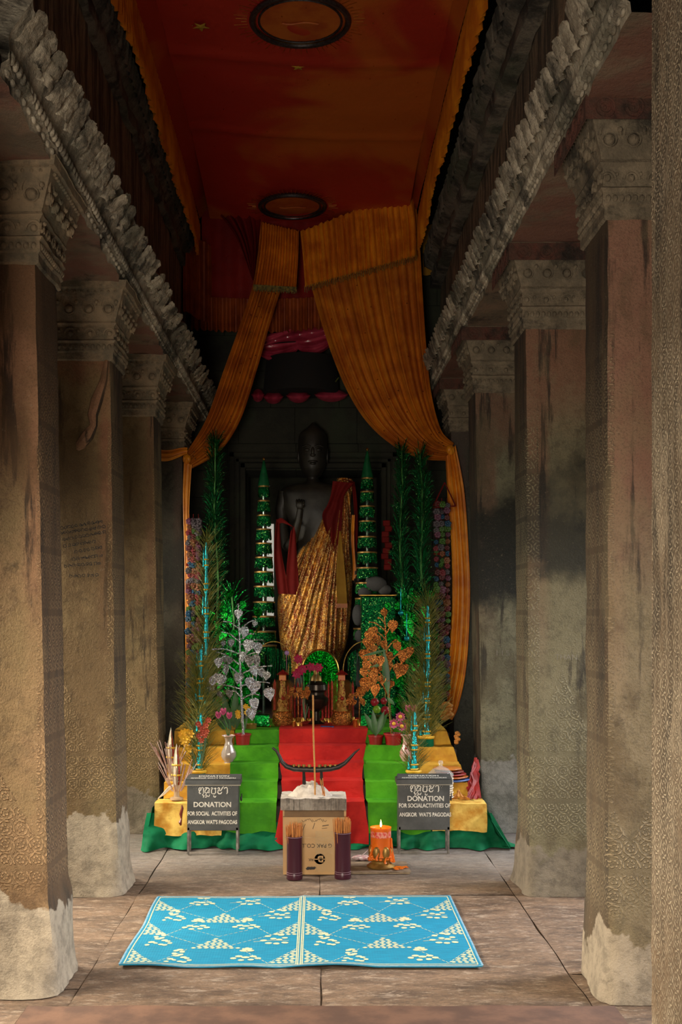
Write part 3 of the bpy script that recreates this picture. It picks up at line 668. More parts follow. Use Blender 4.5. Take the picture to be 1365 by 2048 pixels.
def donation(x0, x1, Y, label, lid, texts, kz, hasp):
    q = Y/F; a = (x0-PX)*q; b = (x1-PX)*q; t = thing('donation_box', label, 'donation box', ((a+b)/2, Y+.08, 0), 'grey donation boxes'); D = .135
    z0, z1 = .158, .462
    m = MB(); m.rbox((a+.008, Y, z0), (b-.012, Y+D, z1), .003); m.build('body', GREY, t, False)
    m = MB(); m.rbox((a-.006, Y-.012, z1-.002), (b+.004, Y+D+.004, z1+.036), .005)
    m.add([(a-.004, Y-.012, z1+.036), (b+.002, Y-.012, z1+.036), (b+.002, Y+D, z1+.052), (a+.010, Y+D, z1+.052), (a+.006, Y+D, z1+.03), (b, Y+D, z1+.03)], [(0, 1, 2, 3), (3, 2, 5, 4)])
    ld = m.build('lid', GREY, t, False)
    m = MB(); m.box((a-.006, Y-.0135, z1-.004), (b+.004, Y-.012, z1+.001)); m.build('trim_strip', simple('pale_edge', (.42, .38, .3), bump=.1), ld, False)
    for hx in (a+.062, b-.075):
        m = MB()
        for dx, dz in ((-.014, 0), (0, 0), (.014, 0), (-.009, -.012), (.007, -.011)): m.ball((hx+dx, Y-.001, z1-.012+dz), .0022, 6)
        m.build('hinge_rivets', simple('pale_rivet', (.45, .42, .36), bump=0), t)
    for lx in (a+.014, b-.022):
        for ly in (Y+.004, Y+D-.016):
            m = MB(); m.box((lx-.006, ly-.004, 0), (lx+.008, ly+.010, z0+.02)); m.box((lx-.006, ly+.006, 0), (lx-.003, ly+.02, z0)); m.build('leg', LEG, t, False)
    m = MB(); m.ball((b+.002, Y+.06, .36), .014, 8, (.5, .8, 1.3)); m.tube([(b, Y+.06, .385), (b+.006, Y+.06, .395), (b+.006, Y+.06, .37)], .003); m.build('padlock', BLK, t)
    for s, px, py, w, h in texts: m = MB(); c = P(px, py, Y-.0015); put_text(m, s, (c.x, Y-.0015, c.z), h*q, w*q, .024); m.build('lettering', WHT, t, False)
    m = MB(); c = P(kz[0], kz[1], Y); khmer(m, (c.x, Y-.002, c.z), kz[3]*q, kz[2]*q); m.build('khmer_lettering', WHT, t, False)
    m = MB(); cx = (a+b)/2
    def slope(s, yy, h, w):
        vs, fs = text_geo(s, h, w, .01); m.add([(cx+x, Y+yy+y, z1+.0375+.016*(yy+y+.012)/(D+.012)) for x, y in vs], fs)
    slope('DONATION', .072, .034, .20); m.build('lid_lettering', WHT, ld, False); m = MB(); slope("ANGKOR WAT'S PAGODAS", .02, .028, .30); m.build('lid_lettering', WHT, ld, False)
    return t
donation(372, 481, 7.60, 'grey metal donation box at the left front of the altar', 0, [('DONATION', 425, 1609, 75, 10.5), ('FOR SOCIAL  ACTIVITIES OF', 425, 1627, 99, 8.5), ("ANGKOR WAT'S PAGODAS", 425, 1644, 99, 8.5)], (427, 1584.5, 58, 19), 1)
donation(795, 904, 7.62, 'grey metal donation box at the right front of the altar', 0, [('DONATION', 852, 1597, 73, 10.5), ('FOR SOCIALACTIVITIES OF', 850, 1611, 103, 8.5), ("ANGKOR  WAT'S PAGODAS", 851, 1629, 104, 8.5)], (850, 1580.5, 57, 19), 1)

# ------------------------------------------------------------------ carton with slab, ash and boat shaped lamp
t = thing('cardboard_box', 'upturned taped brown carton under the ash-covered slab', 'box', (-.02, 7.14, 0))
X0, X1, Y0, Y1 = -.212, .172, 7.02, 7.29
m = MB(); m.grid(lambda u, v: (X0+(X1-X0)*u+.004*v*(u-.5), Y0-.004*math.sin(PI*u)*math.sin(PI*v)+.002*nz(u*5, v*5, 0), .40*v), 20, 20)
m.box((X0+.003, Y0+.002, 0), (X1-.003, Y1, .40)); m.build('carton', CARD, t, True, angle=30)
m = MB(); m.box((X0+.008, Y0-.008, .355), (X1-.012, Y0-.005, .405)); m.box((X0, Y0-.006, .352), (X1, Y0-.004, .357)); m.build('flap', CARDD, t, False)
m = MB(); m.grid(lambda u, v: (-.13+.02*nz(v*4, 0, 0)+.02*u, Y0-.0085-.003*abs(nz(u*3, v*9, 1, 2)), .03+.32*v), 3, 20)
m.grid(lambda u, v: (-.015+.115*u, Y0-.0085-.004*abs(nz(u*4, v*9, 1, 2)), .02+.25*v), 10, 20); m.grid(lambda u, v: (X0+.01+.36*u, Y0-.0085-.003*abs(nz(u*20, v*3, 1, 2)), .225+.006*v), 30, 1)
m.build('tape', TAPE, t)
m = MB(); c = P(634, 1691, Y0-.01); q = Y0/F
put_text(m, 'G PAK CO.,L', (c.x, Y0-.010, c.z), 9*q, 60*q, 0, PI); m.build('lettering', BLK, t, False); m = MB(); c = P(624, 1719, Y0); put_text(m, 'PAK', (c.x, Y0-.010, c.z), 5.5*q, 14*q, 0, PI); m.build('lettering', BLK, t, False); m = MB()
c = P(612, 1640, Y0)
for k in range(7): m.ribbon([P(604+k*7+dx*6, 1640+3*math.sin(k*2+dx*3)+dx, Y0-.010) for dx in (0, .4, .8, 1.3)], .002)
m.ribbon([P(611, 1648, Y0-.01), P(606, 1660, Y0-.01), P(604, 1668, Y0-.01)], .003); m.ribbon([P(630, 1646, Y0-.01), P(626, 1658, Y0-.01)], .003)
m.ribbon([P(645, 1652, Y0-.01), P(658, 1650, Y0-.01)], .004); m.ribbon([P(644, 1657, Y0-.01), P(655, 1656, Y0-.01)], .002)
for k in range(9): m.ball(P(614+k*1.9, 1737+1.6*math.sin(k*2.2), Y0-.008), .005+.002*(k % 3), 6, (1.4, .2, .7))
m.build('print', BLK, t, False)
m = MB(); c = P(640, 1718, Y0-.0105); c.y = Y0-.0105
R = .032
m.lathe([(0, 0), (R, 0)], 28, (0, 0, 0), Matrix.Translation(c) @ Matrix.Rotation(PI/2, 4, 'X'))
m.cur = 1; put_text(m, 'B', (c.x+.004, Y0-.0118, c.z), .040, .034, .02, PI); m.box((c.x-R, Y0-.0118, c.z-.004), (c.x+R, Y0-.0114, c.z+.002)); m.build('logo', [BLU, CARD], t, False)
sl = MB(); s0 = .402
def slab(u, v): return (-.226+.400*u, 6.965+.29*v, s0+.070+.006*nz(u*6, v*5, 1, 1.5)+.003*nz(u*30, v*30, 1))
sl.grid(slab, 40, 30)
sl.cur = 1; sl.grid(lambda u, v: (-.226+.400*u, 6.965-.003*nz(u*12, v*3, 1), s0+.070*v+(.006*nz(u*6, 0, 1, 1.5)+.003*nz(u*30, 0, 1) if v > .99 else 0)), 40, 4)
sl.box((-.225, 6.967, s0), (.173, 7.254, s0+.066)); tag(solo(sl.build('stone_slab', [ASH, CONC], None, True, angle=40)), 'thick stone slab covered in pale ash on the brown carton', 'slab')
m = MB(); c = P(622, 1590, 7.10)
def mound(u, v):
    a = 2*PI*u; r = v; h = .085*(1-r**1.6)*(1+.35*nz(math.cos(a)*2, math.sin(a)*2, r*3, 1.3))
    if r < .5: h *= .92
    return (c.x+r*.135*math.cos(a)*(1+.15*nz(a, 1, 1)), 7.10+r*.10*math.sin(a), s0+.070+h+.004*nz(u*40, v*20, 0))
m.grid(mound, 48, 16); tag(solo(m.build('ash_heap', ASH, None, True, angle=80)), 'heap of pale incense ash in the middle of the slab', 'ash')
t = thing('boat_shaped_lamp', 'black boat-shaped iron lamp on two posts above the ash', 'oil lamp', (P(632, 0, 7.08).x, 7.08, .52))
path = [(545, 1497, .008), (553, 1503, .010), (559, 1513, .013), (564, 1525, .016), (573, 1534, .019), (588, 1539, .022), (606, 1540, .022), (632, 1541, .022), (660, 1539, .022), (678, 1535, .020), (690, 1528, .016), (700, 1518, .013), (710, 1507, .009), (720, 1499, .004)]
m = MB(); k0 = 0
m.tube([P(x, y-1.5, 7.08) for x, y, r in path], [r*.78 for _, _, r in path], 10)
hull = m.build('hull', IRON, t)
for px in (608, 643):
    m = MB(); a = P(px, 1543, 7.08); b = P(px+1, 1570, 7.09); m.tube([a, b], [.008, .012], 8); m.build('post', IRON, t)
cup0 = None
for i, px in enumerate((588, 598, 608, 619, 640, 651, 661, 671)):
    c = P(px, 1534.5, 7.08)
    if cup0 is None:
        m = MB(); m.lathe([(.008, 0), (.011, .002), (.011, .016), (.009, .016), (.008, .006), (0, .006)], 10, c); cup0 = m.build('lamp_cup', BRASS, t); src = c
    else:
        o = cup0.copy(); COL.objects.link(o); o.parent = t; o.location = c-src
def stick(name, a, b, r, mat, label, cat, grp=None, tip=None):
    m = MB(); a, b = Vector(a), Vector(b); n_ = 6
    m.tube([a.lerp(b, k/n_)+Vector((.0015*math.sin(k*1.3), 0, 0)) for k in range(n_+1)], r, 6); o = m.build(name, mat, None)
    return tag(solo(o), label, cat, grp)
stick('incense_stick', P(630.5, 1590, 7.02), P(626, 1390, 7.02), .0055, simple('long_incense', (.50, .24, .05), (.4, .17, .04), .7, 0, 40, .3), 'single tall thick incense stick standing on the ash slab', 'incense')
for a, b in (((649, 1592), (640, 1557)), ((650, 1592), (645, 1556)), ((646, 1590), (643, 1560))):
    stick('incense_stick', P(*a, 7.03), P(*b, 7.03), .003, INC, 'short burnt incense stick leaning beside the tall one on the slab', 'incense', 'short incense sticks on the slab')
def incense_holder(px, yb, yt, w, Y, label, seed, ns, top, glabel):
    c = P(px, yb, Y); r = w/2*Y/F; h = P(0, yt, Y).z-0.0
    t = thing('incense_holder', label, 'incense holder', (c.x, Y, 0), 'purple tube incense holders')
    m = MB(); m.lathe([(r*1.02, 0), (r*1.04, .004), (r*1.03, .03), (r, .034), (r, .042), (r*1.0, h-.012), (r*1.02, h-.010), (r*1.02, h), (r*.90, h), (r*.88, .03), (0, .03)], 28, (c.x, Y, 0)); m.build('tube', PURP, t)
    m = MB()
    for zz in (.030, .042, h-.004): m.torus((c.x, Y, zz), r*1.02, .0016, 28, 4, (0, 0, 1))
    m.build('rim_band', simple('scuffed_lilac', (.28, .16, .19), bump=0), t)
    rr = random.Random(seed); st = None; L = .30
    for k in range(ns):
        a = rr.uniform(0, 2*PI); q = math.sqrt(rr.random())*r*.72; ln = (top+rr.uniform(-.018, .012))
        if st is None:
            m = MB(); m.tube([(c.x, Y, .04), (c.x, Y, .04+L*.62), (c.x, Y, .04+L)], [.0014, .0022, .0024], 5); st = m.build('stick', INC, t); o = st; base = Vector((0, 0, .04))
            me = o.data; me.transform(Matrix.Translation((0, 0, -.04)))
        else: o = st.copy(); COL.objects.link(o); o.parent = t
        sx, sy = math.cos(a)*q, math.sin(a)*q; o.location = (sx, sy, .04)
        tilt = Vector((sx*.6+rr.uniform(-.006, .006), sy*.5, ln-.04)); o.rotation_euler = tilt.to_track_quat('Z', 'Y').to_euler(); o.scale = (1, 1, tilt.length/L)
incense_holder(589.5, 1757, 1672, 31, 6.91, 'purple tube of incense sticks in front of the carton, left one', 1, 55, .325, '')
incense_holder(686, 1750, 1664, 32, 6.93, 'purple tube packed with taller incense sticks by the orange candle', 2, 70, .355, '')

# ------------------------------------------------------------------ orange candle on its brass stand
m = MB(); sh = [P(700, 0, 7.1).x, P(822, 0, 7.1).x]
m.grid(lambda u, v: (sh[0]+(sh[1]-sh[0])*u-.01*v, 7.03+.30*v, .012+.006*nz(u*5, v*5, 2)), 20, 12); m.box((sh[0], 7.03, .001), (sh[1]-.01, 7.33, .011))
tag(solo(m.build('cardboard_sheet', simple('grimy_card', (.30, .22, .14), (.15, .10, .06), .8, 0, 9, .5), None, True, angle=30)), 'flattened grimy cardboard sheet under the orange candle', 'cardboard')
cx = P(762, 0, 7.16).x; CY = 7.16; zb = .016
t = thing('candle_holder', 'round brass candle stand with petal sides smeared in orange wax', 'candle holder', (cx, CY, zb))
m = MB(); m.lathe([(.085, 0), (.088, .008), (.070, .022), (.060, .030), (.060, .042), (.072, .052), (.074, .060), (.068, .064), (0, .064)], 28, (cx, CY, zb), None, lambda a, z: 1+.02*math.sin(a*16)); m.build('base', BRASS, t)
for k in range(7):
    a = -PI/2+(k-.5)*2*PI/7; px_, py_ = cx+.066*math.cos(a), CY+.066*math.sin(a); m = MB()
    m.ball((px_, py_, zb+.098), .024, 10, (1, .55, 1.6)) if abs(math.cos(a)) < .8 else m.ball((px_, py_, zb+.098), .024, 10, (.55, 1, 1.6)); m.build('petal', BRASS, t)
m = MB(); r = random.Random(5)
for k in range(16):
    a = r.uniform(0, 2*PI); a = -PI/2+r.uniform(-1.6, 1.6); rr = .072; z = zb+r.uniform(.05, .075)
    m.ball((cx+rr*math.cos(a), CY+rr*math.sin(a), z), r.uniform(.006, .012), 6, (1.3, 1, .8))
for k in range(26): a = r.uniform(-.4, 1.2); q = r.uniform(.03, .12); m.ball((cx+.06+q*math.cos(a)*.9, CY-.02-q*math.sin(a)*.6, zb+.004), r.uniform(.004, .010), 6, (1.6, 1.2, .5))
m.build('wax_drip', WAX, t)
t = thing('candle', 'thick orange pillar candle, lit, with a red printed band', 'candle', (cx, CY, zb+.066))
zt = P(0, 1654, CY).z; R = 20.5*CY/F; z0 = zb+.066
m = MB(); m.lathe([(R, z0), (R, zt-.012), (R*1.04, zt-.008), (R*1.04, zt), (R*.92, zt-.002), (R*.8, zt-.012), (0, zt-.014)], 36, (cx, CY, 0), None, lambda a, z: 1+.012*nz(a*2, z*20, 1)+.012*math.sin(a*5)*(z > zt-.02))
for k, (a0, zz, L, w) in enumerate(((-.35, .20, .13, .010), (-.15, .16, .11, .012), (.05, .19, .14, .010), (-.6, .14, .08, .009), (-1.9, .13, .06, .008), (-2.6, .15, .08, .009), (-1.2, .10, .05, .007))):
    pts = [(cx+(R+.004+.012*(j/6)**2)*math.cos(a0+.06*math.sin(j)), CY+(R+.004+.012*(j/6)**2)*math.sin(a0+.06*math.sin(j)), zz-L*j/6) for j in range(7)]; m.tube(pts, [w*(.5+.1*j) for j in range(7)], 7)
m.build('wax_body', WAX, t)
m = MB(); m.lathe([(R*1.006, zt-.060), (R*1.012, zt-.058), (R*1.012, zt-.024), (R*1.006, zt-.022)], 36, (cx, CY, 0), None, lambda a, z: 1+.004*math.sin(a*9)); m.build('red_band', simple('red_wax_band', (.62, .02, .015), (.80, .35, .25), .5, 0, 60, .2), t)
m = MB(); m.tube([(cx, CY, zt-.014), (cx+.002, CY, zt+.006)], .002); m.build('wick', BLK, t)
m = MB(); m.lathe([(.0, .0), (.0045, .006), (.0065, .014), (.005, .026), (.0025, .038), (0, .050)], 12, (cx+.001, CY, zt-.002)); m.build('flame', glow('candle_flame', (1, .72, .25), 9), t)
l = bpy.data.lights.new('candle_light', 'POINT'); l.energy = .35; l.color = (1, .55, .2); l.shadow_soft_size = .01; lo = bpy.data.objects.new('candle_light', l); COL.objects.link(lo); lo.location = (cx, CY, zt+.06)
m = MB(); r = random.Random(8)
c = P(722, 1722, 7.42)
for k in range(5): m.ball((c.x-.03+.02*k, 7.42+r.uniform(-.02, .02), .018), .022, 8, (1.3, 1, .7))
m.tube([(c.x-.06, 7.40, .02), (c.x, 7.38, .035), (c.x+.05, 7.40, .075)], [.004, .003, .002], 5)
tag(solo(m.build('plastic_bag', simple('crumpled_pink_film', (.42, .22, .22), (.6, .5, .5), .3, 0, 30, .8, 60), None)), 'crumpled pinkish plastic wrapper behind the candle', 'wrapper')

# ------------------------------------------------------------------ woven mat
m = MB()
MX0, MX1, MY0, MY1 = -.893, .742, 5.165, 6.450
def mz(x, y):
    f = max(0, 1-(y-MY0)/.16); w = .012*max(0, math.sin(x*7.2+1.2))*f*f+.010*max(0, nz(x, y, 3, 3))*f
    return .010+.0022*nz(x, y, 0, 5)+w+.004*max(0, 1-abs(x+.085)/.02)*(y > MY1-.05)
def mxy(x, y, lift=0):
    k = (y-MY0)/(MY1-MY0); xx = x-(.006*math.sin(k*9) if x < MX0+.1 else 0)
    return (xx, y+.006*math.sin(x*3)+(-.008 if x < -.085 else .004)*(k > .9), mz(x, y)+lift)
m.grid(lambda u, v: mxy(MX0+(MX1-MX0)*u, MY0+(MY1-MY0)*v), 130, 70)
m.grid(lambda u, v: tuple(a-b for a, b in zip(mxy(MX0+(MX1-MX0)*u, MY0), (0, 0, .006*v))), 130, 1)
m.cur = 1
def flat(poly, lift=.0012):
    m.add([mxy(x, y, lift) for x, y in poly], [tuple(range(len(poly)))])
def lozrow(x0, x1, y, hgt, pitch):
    x = x0+pitch/2
    while x < x1-pitch*.25:
        w = pitch*.44; flat([(x-w, y), (x-w*.3, y+hgt*.36), (x+w*.3, y+hgt*.36), (x+w, y), (x+w*.3, y-hgt*.36), (x-w*.3, y-hgt*.36)]); x += pitch
def tri(cx, yb, w, h, side_=0):
    rows = 8; ph = h/rows
    for j in range(rows):
        hw = w*(1-(j+.5)/rows); a, b = cx-hw, cx+hw
        if side_ > 0: a = cx
        if side_ < 0: b = cx
        p = .030; n_ = max(1, round((b-a)/p)); 
        lozrow(a+(p*.25 if j % 2 else 0), b, yb+ph*(j+.5), ph*1.15, p)
    def edge(a, b): dline(a, b, .004, .0012)
def dline(a, b, w=.004, lift=.0010):
    a, b = Vector(a), Vector(b); d = (b-a); n_ = max(2, int(d.length/.03)); s = Vector((-d.y, d.x)).normalized()*w/2
    for k in range(n_):
        p, q = a+d*(k/n_), a+d*((k+.7 if w < .005 else k+1)/n_); flat([tuple(p-s), tuple(q-s), tuple(q+s), tuple(p+s)], lift)
FC = [0, 0]
def blob(x, y, rx, ry, ang=0):
    x = FC[0]+(x-FC[0])*.58; y = FC[1]+(y-FC[1])*1.55; rx *= .70; ry *= 1.45
    if not MY0+.035 < y < MY1-.035: return
    ca, sa = math.cos(ang), math.sin(ang); flat([(x+rx*math.cos(t_)*ca-ry*math.sin(t_)*sa, y+rx*math.cos(t_)*sa+ry*math.sin(t_)*ca) for t_ in [k*PI/4 for k in range(8)]], .0014)
def flower(x, y, kind, fl):
    s = fl; FC[:] = [x, y]
    if kind == 0:      # open bloom with leaves
        for k in range(6): a = k*PI/3+.3; blob(x-s*.02+.030*math.cos(a), y+.035+.030*math.sin(a), .019, .012, a)
        for dx, dy, r_, a in ((.035, -.01, .024, .5), (.065, -.02, .020, -.3), (.09, -.04, .018, 0), (-.065, -.03, .024, .8), (-.085, -.06, .018, 0), (.02, -.055, .02, 1.2), (.055, -.06, .018, -.5), (-.03, -.04, .015, .6)): blob(x+s*dx, y+dy, r_, .010, a*s)
    elif kind == 1:    # spiky sprig
        for k in range(5): a = .5+k*.55; blob(x+.034*math.cos(a), y+.03+.040*math.sin(a), .028, .009, a)
        for dx, dy, r_, a in ((-.055, -.01, .026, .3), (-.095, -.03, .022, .2), (.06, -.01, .026, -.4), (.10, -.03, .024, -.1), (0, -.02, .03, 0), (-.03, -.05, .022, .2), (.045, -.045, .022, -.2)): blob(x+s*dx, y+dy, r_, .011, a*s)
    else:              # loose spray of small leaves
        for dx, dy, r_, a in ((-.09, -.02, .026, .7), (-.06, .03, .022, .8), (-.045, -.05, .026, .1), (-.01, 0, .024, 1.2), (.01, .055, .022, .2), (.05, .045, .024, -.6), (.085, .01, .022, -1.1), (.04, -.01, .024, .3), (.09, -.045, .026, -.4), (.02, -.055, .024, .1)): blob(x+s*dx, y+dy, r_, .011, a*s)
        m_ = [(x-s*.10, y-.05), (x-s*.02, y-.03), (x+s*.07, y-.03)]
        for a_, b_ in zip(m_, m_[1:]): dline(a_, b_, .005)
mid = -.085; HW = .80
for (xa, xb, sg) in ((MX0+.022, mid-.018, 1), (mid+.018, MX1-.022, 1)):
    Wd = xb-xa; cx_ = (xa+xb)/2
    for k in range(3):
        yb = MY0+.045+k*.462
        h = .225 if k < 2 else .225
        tri(xa, yb, .125, h, 1); tri(xb, yb, .125, h, -1)
    for k in range(2): tri(cx_, MY0+.275+k*.462, .125, .205)
    P0 = MY0+.045; hh = .462
    for k in range(3):
        y = P0+k*hh-.0
        for e, s_ in ((xa, 1), (xb, -1)):
            dline((e, y+.225), (e+s_*.125, y), .004)
            if k < 2 or True:
                t2 = min(y+.231, MY1-.03)
                dline((e+s_*.125, y), (cx_-s_*.125, min(y+.231, MY1-.03)), .004)
            if k > 0: dline((e+s_*.125, y), (cx_-s_*.0, y-.24), .004)
            if k < 2: dline((cx_, y+.231+.205), (e+s_*.24, MY1-.05 if k == 1 else y+.231+.205+.12), .003)
    fl = [(.31, 1.165, 1), (.64, 1.185, 2), (.16, .875, 0), (.86, .90, 2), (.33, .69, 1), (.66, .70, 1), (.14, .43, 0), (.86, .44, 2), (.30, .16, 0), (.70, .17, 1)]
    for u, yy, kd in fl: flower(xa+u*Wd, MY0+yy, kd, 1 if kd != 2 else 1)
    for e in (xa-.004, xb+.004): m.cur = 1; dline((e, MY0+.02), (e, MY1-.02), .0055, .001)
for k in (.014, .030): dline((MX0+.02, MY0+k), (MX1-.02, MY0+k), .0055, .001); dline((MX0+.02, MY1-k), (MX1-.02, MY1-k), .0055, .001)
dline((mid-.006, MY0+.01), (mid-.006, MY1-.01), .0055, .001); dline((mid+.006, MY0+.01), (mid+.006, MY1-.01), .0055, .001)
m.cur = 2
for (a, b) in (((MX0, MY0), (MX1, MY0)), ((MX0, MY1), (MX1, MY1)), ((MX0, MY0), (MX0, MY1)), ((MX1, MY0), (MX1, MY1))): 
    m.cur = 2; dline(a, b, .009, .0008)
nb = N('woven_blue_straw'); v = nb.map((1, 1, 1)); wv = nb.math('SINE', nb.math('MULTIPLY', nb.xyz()[1], 900)); wx = nb.math('SINE', nb.math('MULTIPLY', nb.xyz()[0], 500))
cb = nb.mix(nb.step(nb.noise(nb.map((1, 8, 1)), 12, 5), .35, .65), (.001, .225, .38), (.001, .165, .29)); cb = nb.mix(nb.math('MULTIPLY', nb.step(wv, .3, .9), .18), cb, (.005, .31, .44))
MATB = nb.out(cb, .68, 0, nb.bump(nb.math('ADD', wv, nb.math('MULTIPLY', wx, .5)), .35, .0015))
MATW = simple('woven_cream_straw', (.60, .56, .33), (.42, .48, .34), .65, 0, 60, .2); MATE = simple('blue_grey_binding', (.25, .38, .46), (.10, .30, .45), .6, 0, 40, .2)
mo = m.build('woven_mat', [MATB, MATW, MATE], None, True, angle=60)
tag(solo(mo), 'bright blue woven straw mat with cream flowers and triangles on the stone floor', 'mat')
# ------------------------------------------------------------------ hanging cloths
def crv(pts, t):                                    # catmull-rom through points of any size, t in 0..1
    n = len(pts)-1; f = min(t*n, n-1e-6); i = int(f); f -= i
    p = [pts[max(0, i-1)], pts[i], pts[i+1], pts[min(n, i+2)]]
    return tuple(.5*(2*b+(c-a)*f+(2*a-5*b+4*c-d)*f*f+(3*b-a-3*c+d)*f**3) for a, b, c, d in zip(*p))
def drape(mb, A, B, Ya, Yb, folds, amp, nu=90, nv=50, seed=0, sharp=1.0, bulge=0):
    # cloth between two hanging edges A and B (image-space guides turned into real points at depth Ya top .. Yb bottom)
    def fn(u, v):
        a = crv(A, v); b = crv(B, v); Y = Ya+(Yb-Ya)*v
        pa, pb = P(*a, Y), P(*b, Y); p = pa.lerp(pb, u); wd = (pb-pa).length
        ph = u*folds*2*PI+1.5*nz(u*3, v*1.2, seed, 1.3)
        k = min(1, wd/.25)
        d = amp*k*(math.sin(ph)+.45*math.sin(ph*2.3+seed)+.3*math.sin(ph*.37+3*v))+bulge*math.sin(PI*u)*math.sin(PI*v)
        return (p.x+d*.25*math.cos(ph), p.y-d, p.z+.15*d)
    mb.grid(fn, nu, nv); return mb
# the long red canopy
cn = thing('ceiling_canopy', 'long red satin canopy with orange ruffled edges stretched under the vault', 'canopy', (-.08, 7.5, 5.0))
CL, CR, CY0, CY1 = -1.03, .86, 3.6, 10.98
n = N('canopy_ceiling_satin'); v = n.map((1, 1, 1)); f = n.noise(v, .75, 4, .5, .6); x, y, z = n.xyz()
g = n.step(n.math('ADD', f, n.math('MULTIPLY', x, .10)), .47, .60)
CANM = n.out(n.mix(n.math('MULTIPLY', g, .75), (.34, .018, .008), (.46, .12, .012)), .5, 0, n.bump(n.noise(n.map((1, 1, 1)), 14, 5), .3, .01))
m = MB()
def ceil(u, v):
    X = CL+(CR-CL)*u; Y = CY0+(CY1-CY0)*v; s = math.sin(PI*u)
    w = .010*nz(X*1.2, Y*1.5, 0, 1.6)+.004*nz(X, Y, 2, 7)
    for ys in (6.62, 8.1, 9.35): w -= .018*math.exp(-((Y-ys-.12*X)/.05)**2)
    return (X, Y, 5.5-.03*s+w-.14*max(0, (Y-9.4)/1.58)**1.5)
m.grid(ceil, 60, 150)
m.grid(lambda u, v: (CL-.10*v, CY0+(CY1-CY0)*u, 5.5-.14*v+.01*math.sin(u*60)*v), 90, 4)
m.grid(lambda u, v: (CR+.07*v, CY0+(CY1-CY0)*u, 5.5-.12*v+.01*math.sin(u*50)*v), 90, 4)
m.build('ceiling_cloth', CANM, cn, True, angle=70)
def valance(x, z1, z0, y0, y1, s, seed, sag=0):
    m = MB(); L = y1-y0; pw = .085; n_ = int(L/.012)
    def fn(u, v):
        Y = y0+L*u; k = Y/pw; fr = k-math.floor(k); saw = (fr if fr < .8 else (1-fr)*4)
        a = (.004+.022*v)*(saw*1.6-.8)
        hem = .018*math.sin(int(k)*2.4+seed) if v > .95 else 0
        stp = .012*saw*v
        zz = z1+(z0-z1)*v-stp+hem-sag*max(0, (Y-9.6))**1.5
        return (x+s*(a+.035*v*nz(Y, v, seed, 1.7)), Y+.02*v*math.sin(k), zz)
    m.grid(fn, n_, 8); return m
valance(-1.12, 5.37, 5.0, CY0, 10.98, 1, 1, .05).build('valance', ORG, cn, True, angle=30)
valance(.935, 5.39, 5.02, CY0, 10.98, -1, 4, .05).build('valance', ORG, cn, True, angle=30)
m = MB(); m.grid(lambda u, v: (CL-.08+(CR-CL+.12)*u, CY1+.012*math.sin(u*60)+.02*v, 5.5-(.92+.03*math.sin(u*5))*v), 120, 12)
m.build('back_panel', CANR, cn)
m = MB(); m.grid(lambda u, v: (-1.21+(1.4)*u, CY1-.02+(.012+.02*v)*math.sin(u*150+math.sin(u*40)), 4.62-.03*math.sin(PI*u)-.32*v-.008*math.cos(u*150)*(v > .9)), 260, 6)
m.grid(lambda u, v: (-1.23+.16*v*0+.22*u, 10.5+.5*u+.02*math.sin(u*40), 5.1-(.75)*v+.02*nz(u*3, v, 0)), 24, 8)
m.build('back_valance', simple('dark_orange_red_satin', (.34, .07, .01), (.2, .03, .006), .55), cn, True, angle=40)
for cx_, cy_, R_, dz_ in ((P(601, 0, 7.55).x, 7.52, .315, 0), (P(587, 0, 11.0).x, 10.62, .30, -.115)):
    m = MB(); c = (cx_, cy_, 5.462+dz_); m.torus(c, R_, .020, 40, 6, (0, 0, 1)); m.torus(c, R_*.86, .008, 40, 5, (0, 0, 1)); e = m.build('round_emblem', simple('black_sequin_braid', (.02, .012, .012), (.06, .05, .05), .35, .5, 80, .6), cn)
    m = MB()
    for k in range(64):
        a = 2*PI*k/64; r0 = R_+.035; r1 = R_+.10+.03*math.sin(k*2.1); m.tube([(cx_+r0*math.cos(a), cy_+r0*math.sin(a), 5.463+dz_), (cx_+r1*math.cos(a), cy_+r1*math.sin(a), 5.463+dz_)], .0022, 4)
    m.torus((cx_, cy_, 5.462+dz_), R_*.93, .004, 40, 4, (0, 0, 1)); m.build('gold_ray_stitching', GOLD, e)
    m = MB(); m.lathe([(0, 5.467), (R_*.84, 5.466)], 30, (cx_, cy_, dz_)); m.tube([(cx_-.12+.03*k, cy_+.01+.012*math.sin(k*.9), 5.458+dz_) for k in range(9)], .006, 5); m.build('orange_centre', simple('rust_satin', (.40, .10, .012), (.3, .05, .008), .5), e)
def star(x, y, r, parent, z=5.463, rot=0):
    m = MB(); m.add([(x+(r if k % 2 == 0 else r*.42)*math.cos(rot+k*PI/5), y+(r if k % 2 == 0 else r*.42)*math.sin(rot+k*PI/5), z+(0)) for k in range(10)]+[(x, y, z-.006)], [(k, (k+1) % 10, 10) for k in range(10)]); m.build('star', simple('dull_gold_felt', (.45, .26, .02), bump=.1), parent, False)
for px, py, r_, ro in ((402, 53, .062, .3), (597, 134, .052, 1.0), (636, 360, .035, .3), (436, 358, .04, 1.6)):
    Y = 3.865*F/(PY-py); star((px-PX)*Y/F, Y, r_, cn, 5.462, ro)
m = MB(); r = random.Random(4)
for k in range(60):
    X = r.uniform(CL+.1, CR-.1); Y = r.uniform(6.6, 10.8); m.ball((X, Y, 5.462), .005, 4)
m.build('sequins', foil('tiny_sequin', (.9, .75, .5), (.6, .4, .2), .2, 20), cn)['kind'] = 'stuff'
m = MB(); m.grid(lambda u, v: (P(846+38*u, 0, 11.1).x, 11.1+.02*math.sin(u*9), P(0, 450+100*v, 11.1).z), 12, 10)
